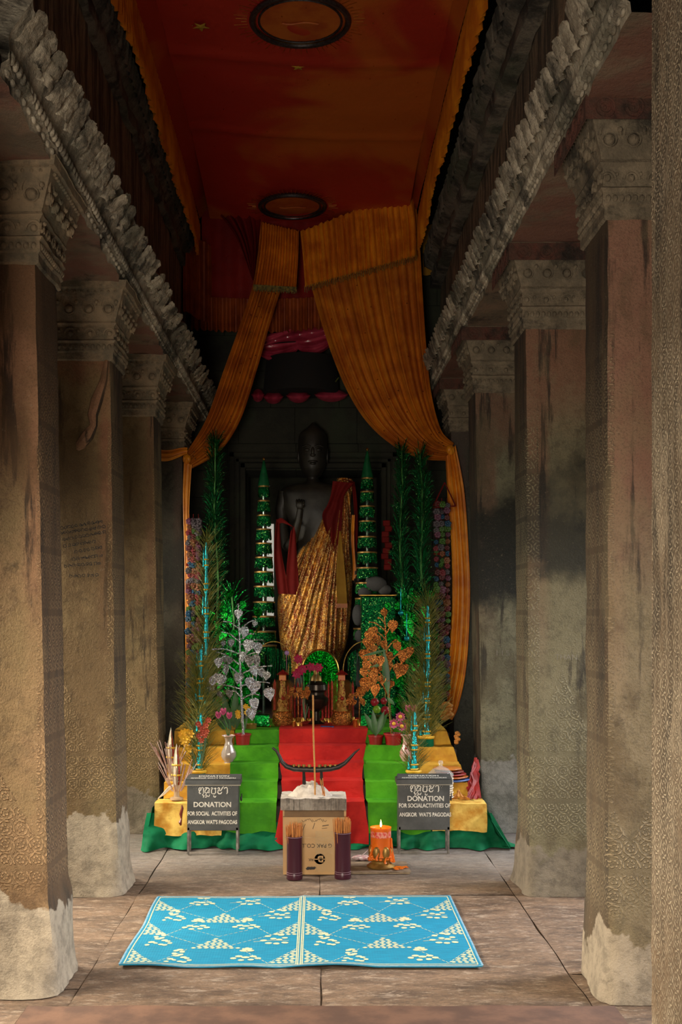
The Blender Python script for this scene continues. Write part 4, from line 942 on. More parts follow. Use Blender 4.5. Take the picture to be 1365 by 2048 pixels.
tag(solo(m.build('yellow_cloth', DYEL, None)), 'dull yellow cloth hanging behind the right rear corner of the canopy', 'cloth')
# the pair of curtains
def beads(m, A, B, Y0, Y1, n_, seed):
    r = random.Random(seed)
    for k in range(n_):
        u, v = r.uniform(.08, .92), r.uniform(.05, .95); a = crv(A, v); b = crv(B, v); Y = Y0+(Y1-Y0)*v
        p = P(*a, Y).lerp(P(*b, Y), u); m.ball((p.x, p.y-.045, p.z), .006, 4)
def curtain(label, A, B, tie, PA, PB, Y0, Y1, folds, tailA, tailB, seed, tf):
    t = thing('curtain', label, 'curtain', tuple(P(*tie, Y1)), 'pair of orange curtains before the statue')
    drape(MB(), A, B, Y0, Y1, folds, .020, 130, 60, seed).build('panel', ORGD, t, True, angle=80)
    m = MB(); drape(m, PA, PB, Y0-.08, Y0-.34, folds*1.6, .016, 170, 20, seed+3); m.build('pelmet', ORG, t, True, angle=80)
    lo_a, lo_b = PA[-1], PB[-1]
    m = MB(); ns = 60
    for k in range(ns):
        u = k/(ns-1); x = lo_a[0]+(lo_b[0]-lo_a[0])*u; y = lo_a[1]+(lo_b[1]-lo_a[1])*u; a = P(x, y-3, Y0-.35); m.tube([a, (a.x+.003*math.sin(k), a.y, a.z-.055-.01*math.sin(k*1.7))], .0045, 4)
    m.build('fringe', simple('olive_bead_fringe', (.24, .17, .03), (.05, .05, .015), .4, .4, 40, .3), t)
    if tailA: drape(MB(), tailA, tailB, Y1-.03, Y1-.10, tf, .014, 40, 60, seed+5).build('tail', ORG, t, True, angle=80)
    m = MB(); c = P(*tie, Y1-.05); m.ball(c, .038, 8, (1, .8, 1.2)); m.torus(c, .032, .010, 12, 5, (1, 0, .4)); m.torus(c, .030, .009, 12, 5, (1, 0, -.5)); m.build('tie', ORG, t)
    m = MB(); beads(m, A, B, Y0, Y1, 34, seed); o = m.build('sequins', foil('curtain_sequin', (.95, .75, .4), (.6, .4, .2), .2, 20), t); o['kind'] = 'stuff'
    return t
c1 = curtain('left orange curtain gathered to the side of the dark left pillar', [(522, 450), (508, 560), (480, 650), (448, 740), (412, 840), (371, 908)], [(598, 462), (562, 580), (540, 650), (514, 740), (481, 840), (440, 902), (382, 938)], (374, 918),
    [(523, 444), (518, 510), (508, 572)], [(598, 462), (597, 515), (593, 577)], 10.86, 10.14, 7, [(368, 922), (366, 1000), (369, 1120), (371, 1300), (371, 1440)], [(384, 930), (379, 1010), (378, 1120), (380, 1300), (381, 1440)], 2, 2)
m = MB(); m.grid(lambda u, v: (P(313+62*u, 0, 10.10).x, 10.10+.0*u+.008*math.sin(v*14), P(0, 897+1*u+v*(23-10*u*u)+3*math.sin(u*5), 10.10).z), 16, 8); m.build('tie_band', ORG, c1)
curtain('wider right orange curtain swept aside and knotted by the right pillar', [(604, 468), (625, 575), (655, 680), (690, 770), (730, 838), (780, 886), (840, 916), (893, 921)], [(828, 378), (838, 480), (845, 600), (852, 700), (862, 790), (882, 862), (908, 887)], (902, 900),
    [(601, 463), (606, 520), (610, 575)], [(826, 376), (831, 445), (834, 513)], 10.86, 10.12, 11, [(892, 915), (896, 1000), (903, 1090), (905, 1200), (899, 1300), (893, 1370), (899, 1438)], [(912, 890), (929, 980), (938, 1100), (941, 1200), (934, 1330), (918, 1410), (905, 1440)], 5, 4)
m = MB(); drape(m, [(418, 408), (470, 470), (505, 560)], [(520, 440), (516, 500), (508, 560)], 10.92, 10.9, 4, .03, 40, 20); tag(solo(m.build('red_drape', DRED, None)), 'loose dark red drape sagging from the canopy beside the left curtain', 'drape')
# satin parasol dressing above the statue
t = thing('satin_parasol', 'magenta satin parasol with draped rim and petals hanging above the statue', 'parasol', tuple(P(600, 725, 11.05)))
m = MB()
for k, (xa, xb, ya, yb_, dp) in enumerate(((512, 598, 690, 684, 36), (592, 672, 682, 668, 34))):     # two broad satin swags
    m.grid(lambda u, v: tuple(P(xa+(xb-xa)*u, ya+(yb_-ya)*u+dp*v*(.35+.65*math.sin(PI*u)**.8), 11.02-.10*math.sin(PI*u)*math.sin(PI*v*.8)-.022*math.sin(v*15+3*u)*math.sin(PI*u))), 28, 22)
m.grid(lambda u, v: tuple(P(520+145*u, 668-24*u+26*v+3*math.sin(u*7+v*3), 11.0-.03*math.sin(v*8+u*5)-.05*math.sin(PI*v))), 40, 12)
m.build('rim_drape', PVC, t)
m = MB()
for xa, xb, y0 in ((502, 530, 788), (526, 568, 792), (572, 622, 790), (628, 698, 788)):
    m.grid(lambda u, v: tuple(P(xa+(xb-xa)*u, y0-10*math.sin(PI*u)*(1-v)+16*v*math.sin(PI*u)**.6, 11.05-.10*math.sin(PI*v)-.03*math.sin(u*9))), 16, 8)
m.build('petal_ring', PVC, t)
m = MB(); r = random.Random(6)
for a, b in (((583, 735), (606, 765)), ((598, 733), (611, 760)), ((607, 734), (619, 757)), ((678, 755), (668, 768))): m.tube([P(*a, 10.98), P(*b, 10.98)], .007, 5)
for k in range(30): m.ball(P(r.uniform(545, 665), 722+r.uniform(0, 18)+8*math.cos((k-15)/8), 11.0), .012, 5)
m.build('gold_spikes', simple('dull_gold_green', (.18, .16, .03), (.05, .09, .02), .4, .4, 30), t)
m = MB(); m.lathe([(.36, 0), (.37, .02), (.34, .34), (0, .40)], 24, tuple(P(603, 795, 11.12))[:2]+(P(0, 790, 11.12).z,)); m.build('drum', simple('black_cloth', (.004, .003, .003), (.006, .004, .003), .9, bump=.1), t)

# ------------------------------------------------------------------ standing statue
SY = 11.05
st = thing('standing_statue', 'tall dark stone statue draped in a gold sequined robe in the niche', 'statue', (P(630, 0, SY).x, SY, .706))
def loft(secs, n_=28, Y=SY, seed=0, amp=.004):     # (row, x0, x1, depth) px sections -> closed body
    m = MB(); K = (len(secs)-1)*6; vs = []
    for j in range(K+1):
        y, x0, x1, d = crv(secs, j/K); c = P((x0+x1)/2, y, Y); rx = (x1-x0)/2*Y/F
        for i in range(n_):
            a = 2*PI*i/n_; g = 1+amp*10*nz(math.cos(a), math.sin(a), y*.03+seed, 2); vs.append((c.x+rx*g*math.cos(a), Y+d*g*math.sin(a), c.z))
    fs = [(j*n_+i, (j+1)*n_+i, (j+1)*n_+(i+1) % n_, j*n_+(i+1) % n_) for j in range(K) for i in range(n_)]
    fs += [tuple(range(n_)), tuple(range((K+1)*n_-1, K*n_-1, -1))]
    return m.add(vs, fs)
m = loft([(846, 624, 630, .02), (856, 614, 640, .07), (868, 600, 652, .12), (885, 597, 655, .14), (910, 597, 655, .15), (935, 601, 651, .14), (950, 610, 643, .11), (958, 614, 638, .085), (966, 606, 648, .10), (974, 572, 690, .14), (990, 560, 704, .18), (1030, 572, 700, .20), (1080, 588, 694, .19), (1120, 586, 696, .19), (1180, 566, 702, .23), (1260, 566, 700, .22), (1330, 575, 690, .20), (1409, 578, 686, .20)])
c = P(626, 905, SY-.14)     # face: brow, nose, lips, eyes, ears
m.ball((c.x, c.y-.012, c.z+.01), .022, 8, (.8, 1, 2.0)); m.ball((c.x, c.y-.012, c.z-.025), .026, 8, (1.1, .8, .7)); m.ball((c.x, c.y-.004, c.z-.085), .04, 8, (1.2, .5, .35)); m.ball((c.x, c.y+.002, c.z-.105), .035, 8, (1, .5, .35))
for s in (-1, 1):
    m.ball((c.x+s*.052, c.y+.004, c.z+.025), .03, 8, (1.1, .5, .5)); m.tube([(c.x+s*.02, c.y-.006, c.z+.055), (c.x+s*.055, c.y-.004, c.z+.07), (c.x+s*.10, c.y+.02, c.z+.055)], .009, 6); m.ball((c.x+s*.138, c.y+.14, c.z-.01), .03, 8, (.5, 1, 2.6))
for path, rr in (([P(572, 985, SY), P(563, 1020, SY), P(566, 1060, SY-.03), P(574, 1095, SY-.12)], [.075, .062, .052, .045]), ([P(574, 1095, SY-.12), P(588, 1080, SY-.24), P(598, 1040, SY-.30), P(601, 1018, SY-.32)], [.045, .04, .034, .03]),
                 ([P(690, 985, SY-.02), P(698, 1020, SY-.04), P(700, 1065, SY-.07), P(704, 1100, SY-.12)], [.075, .06, .052, .045]), ([P(704, 1100, SY-.12), P(712, 1130, SY-.2), P(716, 1150, SY-.24)], [.045, .036, .03])): m.tube(path, rr, 12)
h = P(601, 1010, SY-.33); m.ball(h, .042, 10, (1, .6, 1.1))
for k in range(4): m.tube([(h.x-.03+.02*k, h.y, h.z+.02), (h.x-.032+.021*k, h.y-.035, h.z+.045-.004*abs(k-1)), (h.x-.03+.02*k, h.y-.055, h.z+.02)], [.012, .011, .009], 6)
m.tube([(h.x+.035, h.y-.01, h.z-.01), (h.x+.03, h.y-.05, h.z+.0)], [.012, .009], 6)
h = P(717, 1158, SY-.26); m.ball(h, .036, 8, (.8, .6, 1.2))
for k in range(4): m.tube([(h.x-.024+.016*k, h.y, h.z-.02), (h.x-.024+.017*k, h.y-.02, h.z-.065-.008*math.sin(k)), (h.x-.022+.016*k, h.y-.035, h.z-.09)], [.010, .009, .007], 6)
m.tube([(h.x-.03, h.y-.01, h.z), (h.x-.04, h.y-.03, h.z-.04)], [.011, .008], 6)
m.build('body', DSTAT, st, True, angle=80)
n = N('gold_sequin_robe'); v = n.map(); cc = n.xyz(n.voro(v, 190, out='Color')); s2 = n.noise(n.map((7, 7, 2.2), 0, 'Object', (0, -.25, 0)), 3.0, 6, .7)
f = n.step(s2, .44, .60); spark = n.step(cc[0], .80, .84); dk = n.step(cc[2], .55, .6)
col = n.mix(f, (.30, .055, .010), (1.0, .47, .065)); col = n.mix(n.math('MULTIPLY', dk, .75), col, (.16, .035, .01)); col = n.mix(n.math('MULTIPLY', spark, .9), col, (1, .80, .32))  # bright cells painted as sequin glitter, brown streaks as the look of folds
nc = n.nt.nodes.new('ShaderNodeNormalMap'); 
ROBE = n.out(col, .40, .62, n.bump(n.math('ADD', cc[1], n.math('MULTIPLY', n.noise(v, 60, 3), .6)), .8, .010))
L_ = [(674, 960), (668, 985), (655, 1010), (640, 1040), (622, 1075), (600, 1105), (574, 1150), (557, 1195), (557, 1240), (562, 1290), (572, 1345)]
R_ = [(706, 962), (704, 985), (702, 1010), (702, 1040), (703, 1075), (705, 1105), (705, 1150), (704, 1195), (700, 1240), (692, 1290), (672, 1345)]
def robe(u, v):
    a, b = crv(L_, v), crv(R_, v); p = P(*a, SY).lerp(P(*b, SY), u); wd = (b[0]-a[0])*SY/F
    q = (u*2-1); bl = (1-abs(q)**2.2)**.5 if abs(q) < 1 else 0
    # folds fan out from the shoulder
    dx = (a[0]+(b[0]-a[0])*u)-690; dy = a[1]-940; an = math.atan2(dx, dy); ph = an*46+2.0*nz(an*6, v*3, 0, 1)
    fold = (.014*math.sin(ph)+.009*math.sin(ph*2.1+1)+.006*math.sin(ph*4.3))*min(1, wd/.3)
    low = max(0, v-.85)*.5
    return (p.x, SY-.10-(.20)*bl*(.6+.4*min(1, v*2))-fold-low*.1, p.z+.2*fold)
m = MB(); m.grid(robe, 150, 110); m.build('robe', ROBE, st, True, angle=80)
def strip(mb, pa, pb, dp, folds=1.5, amp=.006, nu=10, nv=30, fringe=False):
    mb.grid(lambda u, v: tuple(P(crv(pa, v)[0]+(crv(pb, v)[0]-crv(pa, v)[0])*u, crv(pa, v)[1]+(crv(pb, v)[1]-crv(pa, v)[1])*u, SY-dp(v)-amp*math.sin(u*folds*6.28+v*3))), nu, nv)
m = MB()
strip(m, [(553, 1038), (548, 1100), (552, 1150), (557, 1188)], [(560, 1040), (563, 1100), (572, 1150), (578, 1188)], lambda v: .20+.08*v)
strip(m, [(582, 1062), (577, 1100), (573, 1150), (577, 1188)], [(591, 1050), (594, 1110), (597, 1150), (599, 1190)], lambda v: .30+.0*v)
strip(m, [(553, 1040), (562, 1036), (570, 1040)], [(556, 1050), (566, 1046), (590, 1056)], lambda v: .20+.1*v, 1, .003)
m.build('red_sash', DRED, st)
m = MB(); strip(m, [(666, 962), (662, 990), (655, 1010), (645, 1030), (652, 1060), (664, 1085)], [(708, 966), (690, 990), (686, 1020), (684, 1050), (680, 1080), (670, 1100)], lambda v: .29, 2, .012, 16)
m.grid(lambda u, v: tuple(P(672+38*u, 958+6*abs(2*u-1)+34*v*u, SY-.25+.3*v)), 12, 8)
strip(m, [(703, 962), (707, 1000), (710, 1060), (712, 1110)], [(711, 972), (715, 1010), (716, 1060), (714, 1110)], lambda v: .16, 1, .006, 6); m.build('shoulder_drape', DRED, st)
m = MB(); strip(m, [(679, 1062), (675, 1110), (673, 1160), (675, 1208)], [(682, 1062), (687, 1110), (692, 1160), (695, 1208)], lambda v: .37, 1, .004); m.build('yellow_sash', DYEL, st)
m = MB()
for k in range(22): a = P(674+1.0*k, 1207, SY-.375); m.tube([a, (a.x, a.y, a.z-.04)], .003, 4)
m.build('fringe', ORGD, st)
m = MB(); strip(m, [(704, 1030), (703, 1080), (706, 1130), (705, 1160)], [(710, 1030), (709, 1080), (712, 1130), (716, 1165)], lambda v: .25, 1, .004, 6); m.build('orange_ribbon', ORG, st)

# ------------------------------------------------------------------ tiered umbrellas either side of the statue
def tiered(px, rows, ytip, Y, r0, r1, label, seed):
    c = P(px, 0, Y); t = thing('tiered_umbrella', label, 'tiered umbrella', (c.x, Y, .706), 'tall green tiered umbrellas')
    m = MB(); m.tube([(c.x, Y, .706), (c.x, Y, P(0, rows[0]+4, Y).z)], .012, 8); m.build('pole', simple('silver_pole', (.5, .6, .5), (.2, .4, .3), .25, .9, 40, .3), t)
    m = MB(); z0 = P(0, rows[0], Y).z; z1 = P(0, ytip, Y).z; m.lathe([(.055, z0), (.050, z0+.03), (.018, z1-.06), (.010, z1-.02), (0, z1-.01)], 16, (c.x, Y, 0)); m.build('spire', simple('dark_green_satin', (.01, .16, .05), (.006, .09, .03), .35, .3, 8, .1), t)
    m = MB(); m.ball((c.x, Y, z1), .014, 8); m.build('finial', GOLD, t)
    r = random.Random(seed)
    for i, y in enumerate(rows):
        k = i/(len(rows)-1); R = (r0+(r1-r0)*k)*Y/F; z = P(0, y, Y).z; dz = .10
        m = MB(); m.lathe([(.012, z+.006), (R, z), (R, z-.012), (.012, z-.004)], 24, (c.x, Y, 0)); rim = m.build('tier', BRASS, t)
        m = MB()
        for q in range(70):
            a = 2*PI*q/70; a += r.uniform(-.03, .03); L = dz*r.uniform(.55, .95); x, y_ = c.x+R*.95*math.cos(a), Y+R*.95*math.sin(a)
            w = .006; tx, ty = -math.sin(a)*w, math.cos(a)*w; tw = r.uniform(-.01, .01)
            m.add([(x-tx, y_-ty, z-.01), (x+tx, y_+ty, z-.01), (x+tx+tw, y_+ty-tw, z-.01-L), (x-tx-tw, y_-ty+tw, z-.01-L)], [(0, 1, 2, 3)])
        m.build('foil_fringe', DGR, rim, False)['kind'] = 'stuff'
tiered(528, [972, 1001, 1030, 1058, 1086, 1114, 1143, 1172, 1203, 1232, 1262, 1290], 918, 10.2, 11, 26, 'tall green tiered umbrella left of the statue with the lower spire tip', 1)
tiered(735, [956, 983, 1012, 1042, 1073, 1104, 1135, 1165, 1196, 1226, 1256], 899, 10.2, 12, 28, 'tall green tiered umbrella right of the statue with the higher spire tip', 2)

# ------------------------------------------------------------------ tinsel trees, teal cones, flower columns
def leafgeo(mb, p, L, w, d, nrm, fold=.15, tip=1.0, heart=False):
    # leaf from p along direction d, facing nrm
    d = Vector(d).normalized(); nrm = Vector(nrm); nrm = (nrm-d*nrm.dot(d))
    nrm = nrm.normalized() if nrm.length > 1e-4 else d.orthogonal().normalized(); sd = d.cross(nrm)
    pr = [(0, .0), (.06, .55), (.22, 1), (.45, .92), (.68, .55), (.86, .2), (1, 0)] if heart else [(0, .1), (.25, .8), (.5, 1), (.75, .7), (1, 0)]
    vs, fs = [], []; K = len(pr)
    for j, (t_, w_) in enumerate(pr):
        b = Vector(p)+d*(t_*L)-(nrm*(fold*L*t_*t_)); lift = .12*w*w_
        if heart and 0 < j < 3: b2 = b-d*(.08*L*(1 if j == 1 else .4))
        else: b2 = b
        vs += [b2-sd*(w_*w/2)+nrm*lift*0, b-nrm*lift, b2+sd*(w_*w/2)]
    for j in range(K-1): fs += [(3*j, 3*j+1, 3*j+4, 3*j+3), (3*j+1, 3*j+2, 3*j+5, 3*j+4)]
    mb.add(vs, fs)
def tinsel(px, yt, yb, Y, rpx, n_, label, seed, leaves=0, lean=0, lr=(.3, 1), mat=None):
    a, b = P(px+lean, yt, Y), P(px, yb, Y); t = thing('tinsel_tree', label, 'artificial tree', (b.x, Y, b.z)); r = random.Random(seed)
    pts = [b.lerp(a, k/8)+Vector((.012*math.sin(k*1.7+seed), 0, 0)) for k in range(9)]
    m = MB(); m.tube(pts, [.014-.001*k for k in range(9)], 7); m.build('stem', simple('green_wrapped_stem', (.10, .30, .06), (.04, .16, .03), .35, .4, 30, .3), t)
    m = MB(); R = rpx*Y/F
    for k in range(n_):
        v = r.random(); p = crv([tuple(q) for q in pts], v); an = r.uniform(0, 2*PI); rr = R*(.55+.45*math.sin(PI*min(1, .12+v*.85))**.5)*r.uniform(.45, 1.1)
        e = Vector((p[0]+rr*math.cos(an), p[1]+rr*math.sin(an), p[2]+r.uniform(.02, .14))); s_ = Vector(p)+Vector((.2*rr*math.cos(an), .2*rr*math.sin(an), 0))
        m.ribbon([s_, s_.lerp(e, .6)+Vector((0, 0, .02)), e], [.003, .007, .001], (r.uniform(-1, 1), r.uniform(-1, 0), r.uniform(-.6, 1)))
    o = m.build('foil_needles', mat or DGR, t, False); o['kind'] = 'stuff'
    lf = None
    for k in range(leaves):
        v = r.uniform(*lr); p = Vector(crv([tuple(q) for q in pts], 1-v)); an = r.uniform(-PI, .2) if k % 3 else r.uniform(0, 2*PI); rr = R*r.uniform(.4, 1.15)
        if lf is None: m = MB(); leafgeo(m, (0, 0, 0), .105, .075, (0, 0, -1), (0, -1, 0), .25, 1, True); lf = m.build('leaf', GRF2, t, True, True); o = lf
        else: o = lf.copy(); COL.objects.link(o); o.parent = t
        o.location = Vector((p.x+rr*math.cos(an), p.y+rr*math.sin(an)*.8-.02, p.z+.05))-t.location; o.rotation_euler = (r.uniform(-.6, .6), r.uniform(-.7, .7), r.uniform(-1, 1)); q = r.uniform(.7, 1.15); o.scale = (q, q, q)
    return t
tinsel(440, 884, 1432, 10.0, 30, 1700, 'slender dark green tinsel tree reaching the left curtain', 1, 10, -12, (.55, .95))
tinsel(803, 902, 1430, 10.05, 27, 1500, 'dark green tinsel tree nearest the right tiered umbrella', 2, 6, 0, (.55, .95))
tinsel(848, 908, 1432, 9.85, 30, 1700, 'green tinsel tree rising under the knot of the right curtain', 3, 8, -6, (.4, .95))
tinsel(466, 1180, 1436, 9.6, 44, 500, 'broad leafy bright green foil plant behind the silver tree', 4, 46, 0, (.05, .95), GRF)
tinsel(818, 1190, 1436, 9.6, 42, 500, 'broad leafy bright green foil plant behind the copper tree', 5, 50, 0, (.05, .95), GRF)
tinsel(505, 1290, 1440, 9.3, 24, 200, 'small green foil plant between the silver tree and left arch', 9, 12, 0, (.05, .95), GRF)
def tealcone(px, yt, yb, Y, r0, segs, label, seed, lean=0, grass=0, gr=.16, zb=None, base=True, gtop=1.0):
    b = P(px, yb, Y); z0 = zb if zb is not None else b.z; zt = P(0, yt, Y).z; t = thing('banana_leaf_cone', label, 'offering cone', (b.x, Y, z0)); Hh = zt-z0; r = random.Random(seed)
    if base:
        m = MB(); m.lathe([(r0*1.5, z0), (r0*1.6, z0+.02), (r0*1.5, z0+.07), (0, z0+.07)], 18, (b.x, Y, 0)); m.build('base', TEALG, t)
        m = MB(); m.torus((b.x, Y, z0+.075), r0*1.5, .012, 20, 6, (0, 0, 1)); m.build('base_ring', YPET, t)
    q0 = z0+.07 if base else z0
    for k in range(segs):
        za = q0+(zt-q0)*k/segs; zc = q0+(zt-q0)*(k+1)/segs; R = r0*(1-.45*k/segs); L = zc-za; ox = lean*(k+.5)/segs*Y/F
        m = MB(); m.lathe([(R*.75, za), (R*.85, za+L*.3), (R*.7, za+L*.5), (R*.35, zc+L*.10), (0, zc+L*.32 if k < segs-1 else zt)], 12, (b.x+ox, Y, 0))
        if k % 2 == 0: m.lathe([(R*.45, za+.02), (R*.3, za+L*.5), (0, za+L*.95)], 8, (b.x+ox-R*1.1, Y-.01, 0))
        sg = m.build('leaf_cone', TEAL, t)
        for zz, r9 in ((.16, .92), (.40, .85)): m = MB(); m.torus((b.x+ox, Y, za+L*zz), R*r9, .006, 16, 5, (0, 0, 1)); m.build('gold_band', YPET, sg)
    if grass:
        m = MB()
        for k in range(grass):
            v = r.random()**1.1*gtop; an = r.uniform(0, 2*PI); z = z0+.05+Hh*v; L = gr*r.uniform(.5, 1.1)*(1.1-.4*v); up = r.uniform(.5, 1.4)
            e = Vector((b.x+L*math.cos(an)+lean*v*Y/F, Y+L*math.sin(an)*.7, z+L*up)); s_ = Vector((b.x+.01*math.cos(an), Y, z))
            m.ribbon([s_, s_.lerp(e, .5)+Vector((0, 0, .01)), e], [.0022, .003, .0008], (r.uniform(-.5, .5), -1, 0))
        m.build('dry_grass', GRASS, t, False)['kind'] = 'stuff'
    return t
tealcone(413, 1090, 1480, 9.3, .032, 7, 'tall turquoise cone stack with golden grass in front of the left tinsel tree', 1, 0, 650, .20, .706)
tealcone(401, 1302, 1520, 8.5, .036, 5, 'turquoise banded cone with thick golden grass at the left end of the steps', 2, 0, 800, .20, .605, gtop=.8)
tealcone(398, 1430, 1560, 8.12, .030, 3, 'turquoise cone in a green cup just behind the left donation box', 3, 4, 320, .15, .404)
tealcone(856, 1215, 1480, 9.3, .034, 6, 'tall turquoise cone stack with golden grass right of the copper tree', 4, 0, 700, .20, .706)
tealcone(853, 1345, 1530, 8.5, .036, 4, 'turquoise banded cone with thick golden grass at the right end of the steps', 5, 3, 800, .19, .605, gtop=.8)
tealcone(828, 1428, 1560, 8.12, .032, 3, 'single plain turquoise cone just behind the right donation box', 6, 3, 320, .13, .404)
# columns of paper flowers hanging by the curtain tails
PCOL = [simple('paper_'+k, c_, rough=.55, bump=.4, bs=60) for k, c_ in (('crimson', (.20, .012, .02)), ('mauve', (.15, .04, .08)), ('blue', (.005, .06, .13)), ('dusky_grey', (.08, .06, .07)), ('orange_brown', (.20, .06, .015)), ('lime', (.05, .14, .01)), ('maroon', (.10, .010, .010)))]
def garland(cols, rows, Y, label, seed, top=None):
    xs = cols; r = random.Random(seed); t = thing('paper_flower_garland', label, 'garland', tuple(P((xs[0]+xs[-1])/2, rows[1], Y)), 'paper flower garlands beside the curtain tails'); proto = []
    for mt in PCOL:
        m = MB()
        for k in range(6): a = k*PI/3; m.ball((.013*math.cos(a), -.004, .013*math.sin(a)), .012, 6, (1, .6, 1))
        m.ball((0, -.012, 0), .010, 6); proto.append(m)
    built = {}; cnt = 0; y = rows[0]
    while y < rows[1]:
        for x in xs:
            if cnt >= 98: break
            k = r.randrange(len(PCOL)); c = P(x+r.uniform(-2, 2), y+r.uniform(-2, 2), Y)
            if k not in built: o = proto[k].build('paper_flower', PCOL[k], t, True, True); built[k] = o
            else: o = built[k].copy(); COL.objects.link(o); o.parent = t
            o.location = c-t.location; o.rotation_euler = (r.uniform(-.4, .4), r.random()*3, 0); s_ = r.uniform(.9, 1.5); o.scale = (s_, s_, s_); cnt += 1
        y += (rows[1]-rows[0])*len(xs)/96
    m = MB()
    for x in xs: m.tube([P(x, rows[0]-14, Y+.01), P(x, rows[1]+4, Y+.01)], .003, 4)
    m.tube([P(xs[0]-6, (rows[0]*3+rows[1])/4, Y), P(xs[-1]+6, (rows[0]*3+rows[1])/4, Y)], .012, 6); m.build('string', DRED, t)
    if top:
        m = MB(); a, b, c = P(*top[0], Y), P(*top[1], Y), P(*top[2], Y); m.tube([a, b], .006, 5); m.tube([b, c], .006, 5); m.tube([a, c], .006, 5); m.build('gable_frame', DRED, t)
garland([379, 387, 397], (1042, 1392), 9.9, 'narrow column of small paper flowers by the left curtain tail', 1)
garland([874, 884, 895], (1010, 1400), 9.9, 'column of small paper flowers under a pointed top by the right curtain tail', 2, ((866, 1015), (890, 965), (912, 1012)))
for (x, y, Y, lab) in ((868, 1000, 10.0, 0),): pass
# red paper ornament right of the tiered umbrella
m = MB()
for k in range(9): c = P(774+4*math.sin(k*1.9), 1046+11*k, 10.3); m.rbox((c.x-.035, c.y-.02, c.z-.03), (c.x+.03, c.y+.01, c.z+.024), .006, None)
tag(solo(m.build('paper_tassel', DRED, None)), 'dark red paper tassel hanging right of the right tiered umbrella', 'tassel')
t = thing('foil_drum', 'square dark green foil box behind the copper tree', 'box', (P(756, 0, 9.9).x, 9.9, .706))
a, b = P(722, 1256, 9.9), P(790, 1192, 9.9); m = MB(); m.rbox((a.x, 9.8, .706), (b.x, 10.05, b.z), .01); m.build('body', DGR, t); m = MB(); m.rbox((a.x-.01, 9.79, b.z), (b.x+.01, 10.06, b.z+.01), .004); m.build('rim', GOLD, t)
m = MB()
for x, y, r_, sc in ((752, 1168, .075, (1.3, .6, .9)), (730, 1185, .06, (1, .6, .8)), (716, 1230, .055, (.9, .6, 1.7)), (722, 1272, .05, (1.1, .6, 1.2)), (770, 1180, .06, (1, .6, .8)), (720, 1340, .055, (1, .6, 3)), (720, 1400, .06, (1.2, .6, 1.4))): m.ball(P(x, y, 10.12), r_, 12, sc)
tag(solo(m.build('grey_bundle', cloth('grey_cloth', (.085, .085, .085), (.05, .05, .05)), None)), 'dim grey cloth-covered shape behind the green foil box', 'bundle')
# ------------------------------------------------------------------ little trees of foil leaves
def leaftree(name, label, trunk, branches, leaves, Y, mat, seed, lw, pot):
    x0, yb, yt2, w = pot; c = P(x0, yb, Y); q = Y/F; h = (yb-yt2)*q; R = w/2*q
    t = thing(name, label, 'artificial tree', (c.x, Y, c.z)); r = random.Random(seed)
    m = MB(); m.lathe([(R*.78, 0), (R*.95, h-.012), (R*1.06, h-.012), (R*1.06, h), (R*.95, h), (R*.9, h-.02), (0, h-.02)], 24, tuple(c)); m.build('pot', POT, t)
    m = MB(); tp = [P(x, y, Y) for x, y in trunk]; m.tube(tp, [.010-.006*k/(len(tp)-1) for k in range(len(tp))], 8)
    for k in range(60):
        p = Vector(crv([tuple(p_) for p_ in tp], r.random())); a = r.uniform(0, 6.28); m.ball(p+Vector((.008*math.cos(a), .008*math.sin(a), 0)), .0035, 4)
    m.build('trunk', mat, t)
    ends = []
    for (sx, sy, ex, ey) in branches:
        a, b = P(sx, sy, Y), P(ex, ey, Y+r.uniform(-.12, .12)); md = a.lerp(b, .55)+Vector((0, 0, .018)); m = MB(); pts = [crv([tuple(a), tuple(md), tuple(b)], k/8) for k in range(9)]
        m.tube(pts, [.0055-.0002*k for k in range(9)], 6)
        for k in range(14): p = Vector(crv(pts, r.random())); m.ball(p+Vector((0, 0, r.uniform(-.004, .006))), .004, 4)
        m.build('branch', mat, t)
    lf = []
    for i, (x, y, sc) in enumerate(leaves):
        c2 = P(x, y, Y-.03+r.uniform(-.10, .08))
        if len(lf) < 1:
            m = MB(); leafgeo(m, (0, 0, 0), .095, .078, (0, 0, -1), (0, -1, 0), .12, 1, True)
            for s in (-1, 1):
                for k in range(4): m.tube([(0, -.002-.0*k, -.015-.016*k), (s*(.030-.004*k), .001, -.008-.016*k)], .0016, 4)
            m.tube([(0, -.004, .0), (0, .006, -.085)], .002, 4); m.tube([(0, 0, -.0), (0, .002, .02)], .0012, 4); o = m.build('leaf', mat, t, True, True); lf.append(o)
        else: o = lf[0].copy(); COL.objects.link(o); o.parent = t
        o.location = c2-t.location+Vector((0, 0, .04*sc)); o.rotation_euler = (r.uniform(-.35, .35), r.uniform(-.35, .35), r.uniform(-.7, .7)); o.scale = (sc, sc, sc)
    return t
